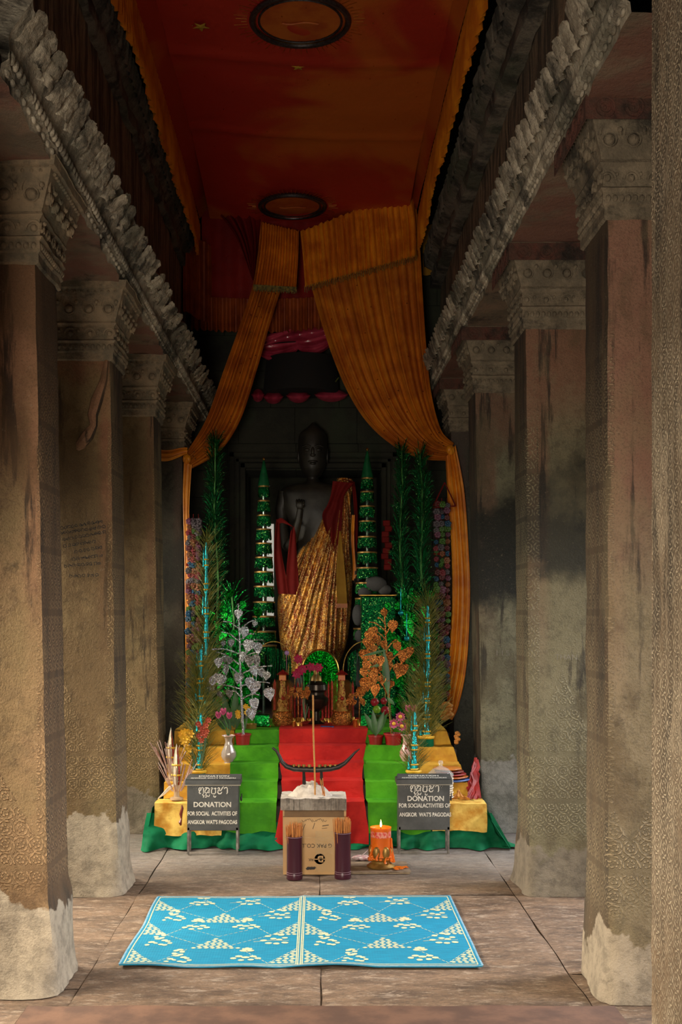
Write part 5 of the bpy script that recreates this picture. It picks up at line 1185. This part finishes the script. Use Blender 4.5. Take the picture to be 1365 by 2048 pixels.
leaftree('silver_tree', 'silver foil tree with heart leaves in a dark red pot on the left steps', [(487, 1470), (484, 1410), (481, 1350), (480, 1290), (478, 1240), (477, 1207)],
    [(479, 1258, 447, 1243), (479, 1262, 512, 1240), (479, 1283, 443, 1264), (479, 1281, 509, 1268), (480, 1308, 424, 1299), (480, 1330, 433, 1304), (481, 1290, 528, 1281), (481, 1322, 520, 1304), (481, 1352, 446, 1329), (482, 1348, 545, 1332), (482, 1378, 424, 1372), (483, 1372, 540, 1366), (484, 1396, 462, 1382), (484, 1398, 518, 1390)],
    [(478, 1228, .8), (437, 1325, .85), (448, 1288, .5), (463, 1286, .7), (450, 1318, .6), (462, 1322, .7), (480, 1357, 1), (490, 1264, .95), (500, 1292, 1.1), (515, 1296, 1), (487, 1313, .9), (499, 1323, 1), (510, 1321, 1), (506, 1342, 1), (500, 1366, 1), (512, 1375, 1.2), (537, 1388, 1.1), (535, 1352, .8), (430, 1363, 1), (437, 1358, 1), (421, 1377, 1), (447, 1360, .9), (459, 1388, .8), (506, 1408, 1), (502, 1428, 1.1), (520, 1345, .8), (452, 1340, .8), (437, 1390, .7), (512, 1248, .5)], 8.54, SFOIL, 1, 1, (486, 1493, 1467, 32))
r = random.Random(12)
gl = [(767, 1226, .7), (745, 1266, 1.1), (737, 1272, .9), (787, 1252, 1), (792, 1294, .9), (808, 1314, 1.1), (820, 1305, 1), (805, 1342, 1.25), (795, 1338, 1), (812, 1338, .9), (729, 1311, 1.1), (742, 1318, 1.1), (750, 1300, .9), (735, 1332, 1), (744, 1348, 1.2), (757, 1338, 1), (731, 1369, 1.3), (752, 1380, 1.1), (783, 1370, .8), (776, 1314, .9), (727, 1345, .9), (760, 1322, .9), (740, 1290, 1), (752, 1281, .9), (733, 1285, .8), (778, 1333, .9), (768, 1290, .8), (722, 1384, 1), (745, 1360, .9), (765, 1360, .8)]
leaftree('copper_leaf_tree', 'copper-gold foil tree with heart leaves in the front red pot on the right steps', [(784, 1468), (780, 1420), (776, 1360), (773, 1300), (771, 1250), (768, 1215)],
    [(772, 1250, 755, 1236), (772, 1262, 738, 1244), (773, 1280, 745, 1262), (773, 1268, 790, 1248), (773, 1300, 795, 1280), (774, 1330, 818, 1296), (775, 1340, 730, 1305), (777, 1372, 748, 1335), (779, 1400, 752, 1345), (778, 1390, 785, 1365), (776, 1350, 740, 1330), (777, 1365, 725, 1366)], gl, 8.53, GFOIL, 2, 1, (787, 1493, 1466, 37))
c = P(752, 1496, 8.54); t = thing('flower_pot', 'plain red plastic pot half hidden behind the copper tree pot', 'flower pot', tuple(c)); m = MB(); R = .056; m.lathe([(R*.75, 0), (R*.95, .085), (R*1.05, .085), (R*1.05, .097), (R*.9, .097), (0, .08)], 22, tuple(c)); m.build('pot', POT, t)
m = MB()
for k in range(7): a = k*.9; leafgeo(m, (c.x, c.y, c.z+.09), .19, .045, (math.cos(a)*.5, math.sin(a)*.3, 1), (0, -1, .3), .3)
m.build('foliage', LEAF, t)
# vases, lotus, loose leaves
def vase(px, yb, yt2, w, Y, mat, name, label, blooms, seed, rimc=None):
    c = P(px, yb, Y); q = Y/F; h = (yb-yt2)*q; R = w/2*q; t = thing(name, label, 'vase', tuple(c)); r = random.Random(seed); fl = lambda a, z: 1+.05*math.sin(a*9)*(z > .02)
    m = MB(); m.lathe([(R*.55, 0), (R*.62, .006), (R*.5, .014), (R*.85, .04), (R, h*.28), (R*.95, h*.42), (R*.6, h*.62), (R*.42, h*.78), (R*.5, h*.9), (R*.85, h), (R*.80, h), (R*.4, h*.88), (R*.3, h*.7), (0, h*.6)], 28, tuple(c), None, fl); m.build('body', mat, t)
    m = MB(); m.torus((c.x, c.y, c.z+h), R*.84, .0035, 24, 5, (0, 0, 1)); m.build('pink_rim', rimc or CHIP, t); m = MB(); m.torus((c.x, c.y, c.z+.006), R*.62, .004, 24, 5, (0, 0, 1)); m.build('pink_foot', rimc or CHIP, t)
    if mat is CHIP:
        m = MB()
        for k in range(9): a = -PI/2+r.uniform(-1, 1); zz = r.uniform(.35, .85)*h; m.ball((c.x+R*.75*math.cos(a), c.y+R*.75*math.sin(a), c.z+zz), .007, 6, (1, .6, 1.3))
        m.build('painted_flowers', REDG, t)
    top = Vector((c.x, c.y, c.z+h*.9))
    for (bx, by, kind) in blooms:
        e = P(bx, by, Y-.02+r.uniform(-.04, .04)); m = MB(); m.tube([top, top.lerp(e, .5)+Vector((.01, 0, .01)), e], .0035, 5); s_ = m.build('flower_stem', LEAF, t); m = MB()
        if kind == 'bud':
            for k in range(6): a = k*PI/3; leafgeo(m, e+Vector((.006*math.cos(a), .006*math.sin(a), 0)), .055, .034, (math.cos(a)*.25, math.sin(a)*.25, 1), (math.cos(a), math.sin(a), 0), -.08)
            m.build('lotus_bud', PINK, s_)
        else:
            for k in range(12): a = k*PI/6; leafgeo(m, e, .042, .018, (math.cos(a), -.25 if k % 2 else -.5, math.sin(a)), (0, -1, 0), -.1)
            m.cur = 1; m.ball((e.x, e.y-.012, e.z), .014, 8, (1, .6, 1)); m.build('lotus_bloom', [PINK, YPET], s_)
    return t
v1 = vase(457.5, 1528, 1471, 30, 8.32, CHINA, 'ceramic_vase', 'silver-grey ribbed vase with a wavy pink rim on the left steps', [(437, 1437, 'bud'), (447, 1430, 'bud'), (459, 1438, 'bud')], 1)
vase(813, 1527, 1470, 26, 8.36, CHIP, 'ceramic_vase', 'cream and pink painted vase beside the red pots on the right', [(817, 1424, 'bud'), (829, 1424, 'bud'), (801, 1433, 'bloom'), (788, 1447, 'bloom'), (804, 1452, 'bloom')], 2)
m = MB()
for (ax, ay, bx, by, w_) in ((470, 1455, 420, 1392, .05), (462, 1460, 445, 1385, .06), (468, 1455, 472, 1378, .06), (466, 1462, 410, 1410, .045), (472, 1460, 488, 1392, .05), (455, 1465, 428, 1430, .04), (778, 1330, 725, 1300, .028), (766, 1400, 768, 1300, .05), (775, 1335, 740, 1350, .03)):
    a, b = P(ax, ay, 8.72), P(bx, by, 8.66)
    if ax < 600: leafgeo(m, a, (b-a).length, w_, b-a, (0, -1, .2), .1)
tag(solo(m.build('leafy_plant', LEAF, None)), 'spray of broad dark green blades behind the silver-grey vase', 'plant')
m = MB()
for (ax, ay, bx, by, w_) in ((777, 1392, 768, 1295, .055), (774, 1300, 724, 1312, .022), (774, 1320, 728, 1346, .026), (775, 1395, 790, 1410, .03)):
    a, b = P(ax, ay, 8.44), P(bx, by, 8.42); leafgeo(m, a, (b-a).length, w_, b-a, (0, -1, .2), .05)
m.tube([P(777, 1392, 8.44), P(782, 1440, 8.46), P(784, 1466, 8.5)], .004, 5)
tag(solo(m.build('leafy_sprig', LEAF, None)), 'dark green long-leaved sprig in front of the copper leaves', 'plant')
def bunch(name, label, pts, mat, kind, Y, stem, s=1.0):
    t = thing(name, label, 'flowers', tuple(P(*stem, Y)))
    for i, (x, y) in enumerate(pts):
        e = P(x, y, Y-.01*(i % 3)); m = MB()
        for k in range(7): a = k*2*PI/7; leafgeo(m, e, .030*s, .016*s, (math.cos(a), -.3, math.sin(a)), (0, -1, 0), -.15)
        m.ball((e.x, e.y-.006, e.z), .007*s, 6); m.build('bloom', mat, t)
    m = MB()
    for (x, y) in pts: m.tube([P(*stem, Y), P((x+stem[0])/2+2, (y+stem[1])/2, Y), P(x, y, Y)], .002, 4)
    m.build('stems', LEAF, t)
bunch('yellow_flowers', 'ruffled yellow flowers beside the golden grass at the left', [(365, 1468), (372, 1465), (368, 1478), (376, 1474), (371, 1484), (380, 1467), (377, 1497)], YPET, 0, 8.1, (392, 1540), 1.3)
bunch('coral_flowers', 'rust-coral sprig of flowers in the left golden grass', [(397, 1448), (403, 1456), (412, 1450), (417, 1440), (406, 1465), (398, 1471), (410, 1470), (403, 1480), (413, 1462)], CORAL, 0, 8.02, (402, 1540), .9)
bunch('yellow_blossoms', 'few small bright yellow blossoms beside the silver trunk', [(476, 1425), (477, 1432), (492, 1413), (497, 1418), (494, 1425)], YPET, 0, 8.62, (488, 1468), .9)
bunch('magenta_roses', 'magenta rose-like flowers in front of the green fan', [(597, 1318), (600, 1342), (594, 1348), (622, 1334), (637, 1335), (606, 1338)], simple('magenta_petal', (.45, .01, .08), (.3, .01, .05), .5, 0, 20, .1), 0, 8.95, (610, 1440), 1.5)
def fruit(px, py, r_, mat, label, Y=8.9):
    m = MB(); c = P(px, py, Y); m.lathe([(0, -r_), (r_*.6, -r_*.85), (r_, -.1*r_), (r_*.95, .35*r_), (r_*.5, .88*r_), (r_*.12, .82*r_), (0, .78*r_)], 16, tuple(c)); m.tube([(c.x, c.y, c.z+.8*r_), (c.x+.004, c.y, c.z+1.25*r_)], .002, 5); tag(solo(m.build('fruit', mat, None)), label, 'fruit')
RF = simple('red_fruit_skin', (.34, .015, .03), (.25, .02, .02), .35, 0, 8, .1)
fruit(754, 1419, .032, simple('lime_fruit_skin', (.22, .42, .03), (.15, .3, .02), .35, 0, 8, .1), 'round lime-green fruit left of the copper trunk'); fruit(771, 1421, .036, RF, 'large red fruit beside the lime-green one', 8.96)
fruit(750, 1404, .034, RF, 'red fruit resting above the lime-green one', 8.98); fruit(768, 1402, .028, RF, 'small red fruit at the top of the fruit pile', 9.0)
m = MB(); c = P(761, 1432, 8.95)
m.lathe([(.03, .706-c.z), (.012, .72-c.z), (.012, -.02), (.075, 0), (.08, .004), (.07, .004), (0, .0)], 20, tuple(c)); tag(solo(m.build('fruit_stand', BRASS, None)), 'footed brass fruit stand behind the red pots', 'stand')
# ------------------------------------------------------------------ golden vessels in the middle
TZ = .706
def jewelled(px, Y, label, cap):
    c = P(px, 0, Y); q = Y/F; t = thing('golden_offering_jar', label, 'offering jar', (c.x, Y, TZ)); X = c.x
    rim = lambda a, z: 1+.05*math.sin(a*10)*(z > TZ+.09)
    m = MB(); m.lathe([(.045, TZ), (.062, TZ+.012), (.082, TZ+.05), (.080, TZ+.09), (.066, TZ+.118), (.080, TZ+.135), (.070, TZ+.13), (.055, TZ+.11), (0, TZ+.1)], 30, (X, Y, 0), None, rim); m.build('bowl', GFOIL, t)
    m = MB(); z = TZ+.12
    m.lathe([(.05, z), (.035, z+.04), (.042, z+.07), (.026, z+.12), (.030, z+.14), (.018, z+.20), (.022, z+.22), (.012, z+.30), (0, z+.33)], 18, (X, Y, 0)); m.build('gold_spire', GOLDT, t)
    for k in range(8): a = k*PI/4; m = MB(); leafgeo(m, (X+.02*math.cos(a), Y+.02*math.sin(a), z+.02), .07, .035, (math.cos(a), math.sin(a), 1.2), (math.cos(a), math.sin(a), -.5), .4); m.build('gold_petal', GFOIL, t)
    m = MB()
    for k in range(12): a = k*.9; m.ball((X+.035*math.cos(a)*(1-k/16), Y-.03, z+.03+.02*k), .006, 5)
    m.ball((X+.004, Y-.035, z+.11), .018, 8); m.build('red_bead', REDG, t)
    m = MB(); zc = P(0, 1362, Y).z; m.rbox((X-.028, Y-.02, zc), (X+.026, Y+.02, zc+.05), .006); m.build('orange_cap', simple('orange_card', (.62, .20, .02), (.5, .12, .02), .5), t)
    m = MB(); m.add([(X-.05, Y-.03, zc+.05), (X+.05, Y-.03, zc+.05), (X+.05, Y+.03, zc+.05), (X-.05, Y+.03, zc+.05), (X, Y, zc+.09)], [(0, 1, 4), (1, 2, 4), (2, 3, 4), (3, 0, 4), (3, 2, 1, 0)]); m.build('red_roof', REDG, t, False)
    m = MB(); m.lathe([(.086, TZ), (.086, zc-.02), (.05, zc+.01), (.03, zc+.012)], 24, (X, Y, 0)); m.build('glass_sleeve', AMB, t)
jewelled(566, 8.92, 'gold jar with ruffled bowl and jewelled spire left of the burner', 0); jewelled(684, 8.92, 'gold jar with ruffled bowl and jewelled spire right of the burner', 0)
t = thing('incense_burner', 'dark bronze tiered burner in the centre of the altar top', 'incense burner', (P(633, 0, 9.0).x, 9.0, TZ)); X = P(633, 0, 9.0).x
m = MB(); m.lathe([(.07, TZ), (.075, TZ+.02), (.03, TZ+.05), (.03, TZ+.12), (.085, TZ+.17), (.095, TZ+.22), (.06, TZ+.25), (.06, TZ+.27), (.085, TZ+.29), (.08, TZ+.33), (.04, TZ+.36), (0, TZ+.37)], 26, (X, 9, 0)); m.build('bowl', DBR, t)
m = MB(); m.lathe([(.045, TZ+.36), (.04, TZ+.39), (.02, TZ+.41), (.022, TZ+.43), (.008, TZ+.47), (0, TZ+.49)], 16, (X, 9, 0)); m.build('lid_finial', BRASS, t)
# slender red and gold candles standing round the burner
m = MB(); m.lathe([(.012, 0), (.013, .004), (.011, .01), (.010, .30), (.004, .31), (.0, .33)], 10); cs = thing('red_candle', 'slim dark red glossy candle among many on the altar top', 'candle', (0, 0, 0), 'slim red candles round the burner'); m.build('wax_body', REDG, cs, True, True)
m = MB(); m.lathe([(.016, 0), (.016, .05), (.012, .055)], 10); m.build('gold_socket', GOLD, cs, True, True)
rr = random.Random(21); first = True
for px in (583, 590, 597, 604, 611, 618, 646, 652, 658, 664, 700, 706, 577, 550):
    o = cs if first else copy_tree(cs); first = False
    Y = 9.12+.05*(rr.randrange(3)); o.location = (P(px, 0, Y).x, Y, TZ); o.scale = (1, 1, rr.uniform(.75, 1.15))
def cup(px, Y, w, h, mat, label, name='gold_cup'):
    c = P(px, 0, Y); R = w/2*Y/F; m = MB(); m.lathe([(R*.8, 0), (R*.85, .004), (R*.9, h-.006), (R, h), (R*.9, h), (R*.75, .01), (0, .01)], 18, (c.x, Y, TZ)); tag(solo(m.build(name, mat, None)), label, 'cup')
cup(588, 8.76, 8, .065, GOLD, 'narrow gold cup right beside the left gold jar'); cup(603, 8.76, 6, .055, GOLD, 'thin gold cup between the left gold jar and the tall incense'); cup(712, 8.76, 13, .078, GOLD, 'plain gold beaker to the right of the right gold jar')
cup(503, 8.72, 24, .05, BRASS, 'shallow brass bowl beside the silver tree pot', 'brass_bowl')
m = MB(); c = P(655, 1455, 8.74); m.grid(lambda u, v: (c.x-.05+.10*u, 8.70+.06*v, TZ+.01+.014*math.sin(v*9+u)*.5+.016*v), 16, 12); m.box((c.x-.05, 8.70, TZ), (c.x+.05, 8.76, TZ+.008)); tag(solo(m.build('blue_foil_packet', BLUF, None)), 'crinkled bright blue packet at the edge above the red runner', 'packet')
for px, Y, w, lab in ((525, 8.86, 30, 'bright green glass box with gold base left of the gold jars'), (736, 8.86, 28, 'green glass box with gold base right of the gold jars')):
    t = thing('green_box', lab, 'box', (P(px, 0, Y).x, Y, TZ)); X = P(px, 0, Y).x; h = w/2*Y/F
    m = MB(); m.rbox((X-h, Y-.04, TZ+.02), (X+h, Y+.05, TZ+.11), .005); m.build('body', GRF, t); m = MB(); m.rbox((X-h-.008, Y-.05, TZ), (X+h+.008, Y+.06, TZ+.02), .005); m.build('gold_base', GOLD, t)
def goldplant(px, py, Y, label, seed):
    c = P(px, 0, Y); t = thing('gold_leaf_sprig', label, 'artificial plant', (c.x, Y, TZ), 'low gold leaf sprigs'); r = random.Random(seed); zc = P(0, py, Y).z
    m = MB(); m.lathe([(.022, TZ), (.024, TZ+.05), (.02, TZ+.055)], 12, (c.x, Y, 0)); m.build('cup', GOLD, t); m = MB(); m.tube([(c.x, Y, TZ+.04), (c.x, Y, zc)], .004, 6); m.build('stem', GFOIL, t)
    for k in range(12):
        a = r.uniform(0, PI); rr_ = r.uniform(.02, .08); m = MB(); leafgeo(m, (c.x+rr_*math.cos(a)*1.1, Y-.02+r.uniform(-.03, .03), zc-.02+rr_*math.sin(a)*1.2), .05, .04, (math.cos(a)*.3, 0, -1), (r.uniform(-.4, .4), -1, 0), .2, 1, True); m.build('leaf', GFOIL, t)
goldplant(597, 1384, 8.85, 'low gold leaf sprig just right of the left gold jar', 1); goldplant(719, 1396, 8.85, 'low gold leaf sprig just right of the right gold jar', 2)
# green fan and wire arches
t = thing('foil_fan', 'bright green crinkled foil fan arch below the gold robe', 'fan', (P(641, 0, 9.5).x, 9.5, TZ)); c = P(641, 1345, 9.5); R = 35*9.5/F
m = MB(); m.grid(lambda u, v: (c.x+R*(.02+.98*v)*math.cos(PI*u), 9.5-.018*math.sin(u*60)*v-.01*nz(u*30, v*9, 0), c.z+1.25*R*(.02+.98*v)*math.sin(PI*u)), 90, 16); m.grid(lambda u, v: (c.x-R+2*R*u, 9.5-.018*math.sin(u*40)-.02*nz(u*20, v*9, 1), TZ+(c.z-TZ)*v), 60, 20); m.build('crinkled_foil', GRF2, t, True, angle=80)
m = MB(); m.torus((c.x, 9.49, c.z), R*1.04, .006, 30, 5, (0, 1, 0), (0, PI), (1, 1.25)); m.build('gold_edge', GOLD, t)
for px, lab, sgn in ((548, 'gold wire arch hung with green foil left of the green fan', 1), (729, 'gold wire arch hung with green foil right of the green fan', -1)):
    c = P(px, 1340, 9.4); t = thing('wire_arch', lab, 'arch', (c.x, 9.4, TZ)); R = 42*9.4/F
    m = MB()
    for rr_ in (1,): m.torus((c.x, 9.4, c.z), R*rr_, .0042, 30, 5, (0, 1, 0), (0, PI), (1, 1.35)); m.tube([(c.x-R*rr_, 9.4, c.z), (c.x-R*rr_, 9.4, TZ)], .004, 5); m.tube([(c.x+R*rr_, 9.4, c.z), (c.x+R*rr_, 9.4, TZ)], .004, 5)
    m.build('wire', GOLDT, t); m = MB(); r = random.Random(px)
    for k in range(46): u = r.uniform(-.8, .8); x = c.x+R*u; zt_ = c.z+1.3*R*math.sqrt(1-u*u)*.8; L = r.uniform(.05, .34); m.ribbon([(x, 9.4, zt_), (x+.006, 9.39, zt_-L/2), (x, 9.4, zt_-L)], [.004, .010, .003], (r.uniform(-.7, .7), -1, 0))
    m.build('foil_strands', DGR, t, False)['kind'] = 'stuff'
m = MB(); m.ball(P(574, 1306, 9.3), .020, 12); m.tube([P(574, 1306, 9.3), P(574, 1340, 9.36)], .002, 4); tag(solo(m.build('purple_bauble', simple('lilac_pearl', (.42, .22, .50), (.36, .2, .42), .25), None)), 'small round lilac bauble beside the left wire arch', 'bauble')
for x, y in ((824, 1277), (812, 1226)):
    m = MB(); m.ball(P(x-10, y, 9.25), .022, 12); m.tube([P(x-10, y, 9.25), P(x-10, y-50, 9.3)], .003, 5); tag(solo(m.build('turquoise_bauble', TEAL, None)), 'turquoise foil bauble '+('lower down ' if y > 1250 else 'high up ')+'in the green foil plant behind the copper tree', 'bauble')
# rear candlestick poles
# ------------------------------------------------------------------ left table offerings
SILV = simple('clear_striped_wrap', (.62, .60, .50), (.45, .33, .12), .2, .5, 12, .4, 60)
def offering(px, yb, yt2, Y, w, label, seed, zb):
    c = P(px, 0, Y); q = Y/F; X = c.x; R = w/2*q; z1 = P(0, yt2, Y).z; t = thing('offering_cone', label, 'offering cone', (X, Y, zb), 'striped offering cones at the left end'); r = random.Random(seed); Hh = z1-zb
    m = MB(); m.lathe([(R*1.5, zb), (R*1.45, zb+.012), (R*.7, zb+.02), (R*.62, zb+.03), (R*.62, zb+Hh*.26), (R*.75, zb+Hh*.27), (0, zb+Hh*.27)], 18, (X, Y, 0)); m.build('stand', simple('pale_bamboo', (.50, .36, .22), (.38, .26, .15), .55), t)
    m = MB(); m.lathe([(R*.72, zb+Hh*.26), (R, zb+Hh*.42), (R*.95, zb+Hh*.58), (R*.55, zb+Hh*.78), (R*.12, zb+Hh*.97), (0, z1)], 12, (X, Y, 0)); m.build('wrapped_cone', SILV, t)
    for k in range(6):
        a = k*PI/3+.2; m = MB(); m.ribbon([(X+R*1.02*math.cos(a)*f_, Y+R*1.02*math.sin(a)*f_, zb+Hh*h_) for f_, h_ in ((.75, .26), (1.02, .42), (.97, .58), (.57, .78), (.13, .96))], [.008, .014, .013, .009, .002], (math.cos(a), math.sin(a), .3)); m.build('paper_strip', [PAPR, YPET, REDG][k % 3 if k != 4 else 0], t)
    for zz in (.44, .62): m = MB(); m.torus((X, Y, zb+Hh*zz), R*(1.2-.4*zz), .0065, 18, 5, (0, 0, 1)); m.build('gold_band', YPET, t)
    st0 = None
    for k in range(26):
        a = r.uniform(0, 2*PI); ln = r.uniform(.16, .24)
        if st0 is None: m = MB(); m.tube([(0, 0, 0), (0, 0, .2)], .0026, 5); st0 = m.build('incense', simple('pale_lilac_stick', (.55, .42, .36), (.35, .16, .12), .6, 0, 20), t, True, True); o = st0
        else: o = st0.copy(); COL.objects.link(o); o.parent = t
        o.location = (R*1.1*math.cos(a), R*1.1*math.sin(a), Hh*.1+.02); d = Vector((math.cos(a)*.55, math.sin(a)*.35, 1.0)); o.rotation_euler = d.to_track_quat('Z', 'Y').to_euler(); o.scale = (1, 1, ln/.2)
offering(353.5, 1600, 1487, 7.95, 18, 'white and gold striped cone ringed with incense on the stained yellow cloth', 1, .308)
offering(342, 1560, 1455, 8.14, 16, 'brownish striped cone standing behind the white and gold one', 2, .412)
m = MB(); r = random.Random(31)
for k in range(10):
    a = P(316+k*1.3, 1603-1.2*k, 7.93); b = P(338+k*2.2, 1563+k*1.3, 7.92); m.tube([(a.x, a.y, .315+.003*k), (b.x, b.y+.01, .40+.004*k)], .0026, 5)
tag(solo(m.build('incense_bundle', PAPR, None)), 'sheaf of pale incense sticks leaning at the left corner of the yellow cloth', 'incense')
m = MB(); c = P(364, 1610, 7.80); m.tube([(c.x, 7.795, c.z+.0), (c.x+.004, 7.79, c.z-.02), (c.x-.006, 7.79, c.z-.06), (c.x-.002, 7.79, c.z-.09), (c.x-.01, 7.785, c.z-.115), (c.x-.006, 7.79, c.z-.135)], [.004, .009, .011, .005, .012, .006], 8); tag(solo(m.build('wax_tassel', simple('dark_red_wax', (.20, .03, .015), (.14, .02, .01), .4), None)), 'dark red drip-shaped tassel hanging beside the left donation box edge', 'tassel')
# ------------------------------------------------------------------ right table things
t = thing('glass_jar', 'round clear glass jar with knobbed lid behind the right donation box', 'jar', (P(882, 0, 7.935).x, 7.935, .308)); X = P(882, 0, 7.935).x
m = MB(); m.lathe([(.06, .308), (.078, .32), (.086, .40), (.088, .45), (.08, .475)], 28, (X, 7.935, 0)); m.build('body', GLS, t); m = MB(); m.lathe([(.09, .475), (.088, .49), (.05, .525), (.014, .54), (.012, .55), (.018, .56), (.014, .578), (0, .58)], 28, (X, 7.935, 0)); m.build('lid', GLS, t)
m = MB()
for k in range(9): m.torus((X, 7.935, .33+.016*k), .086-.004*(k % 2), .004, 24, 4, (0, 0, 1))
m.build('coiled_paper', PAPR, t)
cols = [('blue plastic tray at the bottom of the pile', (.06, .14, .42)), ('orange folded robe above the blue tray', (.62, .16, .02)), ('dark red folded robe in the middle of the pile', (.34, .02, .02)), ('brown-red folded cloth near the top of the pile', (.22, .03, .02)), ('orange edged flat fan on top of the pile', (.66, .22, .03))]
for k, (lab, cc_) in enumerate(cols):
    z = .415+.019*k; Xc = P(906-3*k, 0, 8.14).x+.0; R = .118-.005*k; m = MB()
    m.lathe([(R*.7, z), (R*.95, z+.008), (R, z+.014), (R*.98, z+.018), (R*.5, z+.016), (0, z+.012)], 26, (Xc, 8.09, 0), None, lambda a, zz: 1+.03*math.sin(a*3+k)+.015*math.sin(a*11+k*2))
    tag(solo(m.build(('plastic_tray', 'folded_robe', 'folded_robe', 'folded_cloth', 'flat_fan')[k], simple('pile_colour_%d' % k, cc_, tuple(c_*.7 for c_ in cc_), .5, 0, 8, .4), None)), lab+' by the right pillar', ('tray', 'robe', 'robe', 'cloth', 'fan')[k], 'pile of robes and trays')
m = MB(); c = P(918, 1598, 7.96)
m.grid(lambda u, v: (c.x+(.006+.070*v)*math.cos(PI*u), 7.96-.02*v-.004*math.sin(u*50)*v, .306+(.012+.055*(1-v*.85)*1)*math.sin(PI*u)*(1.0)+.006*abs(math.sin(u*25))*v), 60, 10); m.ball((c.x, 7.97, .36), .012, 8)
tag(solo(m.build('folded_fan', simple('ochre_cloth', (.58, .26, .04), (.35, .13, .02), .7, 0, 30, .3), None)), 'ochre pleated cloth bundle on the right yellow cloth', 'bundle')
m = MB(); r = random.Random(2)
for k in range(9):
    x0 = 940+r.uniform(-8, 14); pts = [P(953+r.uniform(-3, 3), 1518+r.uniform(0, 10), 8.16)]
    for j in range(1, 7): pts.append(P(953+(x0-953)*j/6+5*math.sin(j*1.7+k), 1522+j*13.0+r.uniform(-2, 2), 8.16-.035*j))
    pts[-1].z = max(pts[-1].z, .312); m.ribbon(pts, [.012, .022, .026, .03, .034, .03, .02], (.3*math.sin(k), -1, .1))
m.tube([P(952, 1515, 8.16), P(950, 1560, 8.15), P(955, 1597, 8.12)], [.01, .028, .03], 8)
tag(solo(m.build('red_ribbon_bundle', simple('scarlet_ribbon', (.36, .010, .004), (.2, .005, .003), .6, 0, 9, .3), None)), 'tangled scarlet ribbon bundle at the right end of the altar', 'ribbon')
m = MB()
for k in range(7): m.ball(P(915+2.5*math.sin(k*2), 1466+3.2*k, 8.45), .018, 6, (1, .8, .8))
tag(solo(m.build('marigold_garland', simple('ochre_petals', (.55, .22, .03), (.36, .13, .02), .7, 0, 40, .6), None)), 'small ochre ruffle at the side of the olive cloth steps', 'garland'); m = MB()
for k in range(9): m.ball(P(893+7*math.sin(k*2.3), 1408+3.5*k, 8.9), .028, 6, (1.3, .8, .7))
tag(solo(m.build('marigold_garland', bpy.data.materials['ochre_petals'], None)), 'ochre ruffled garland heaped below the paper flowers at the right', 'garland')
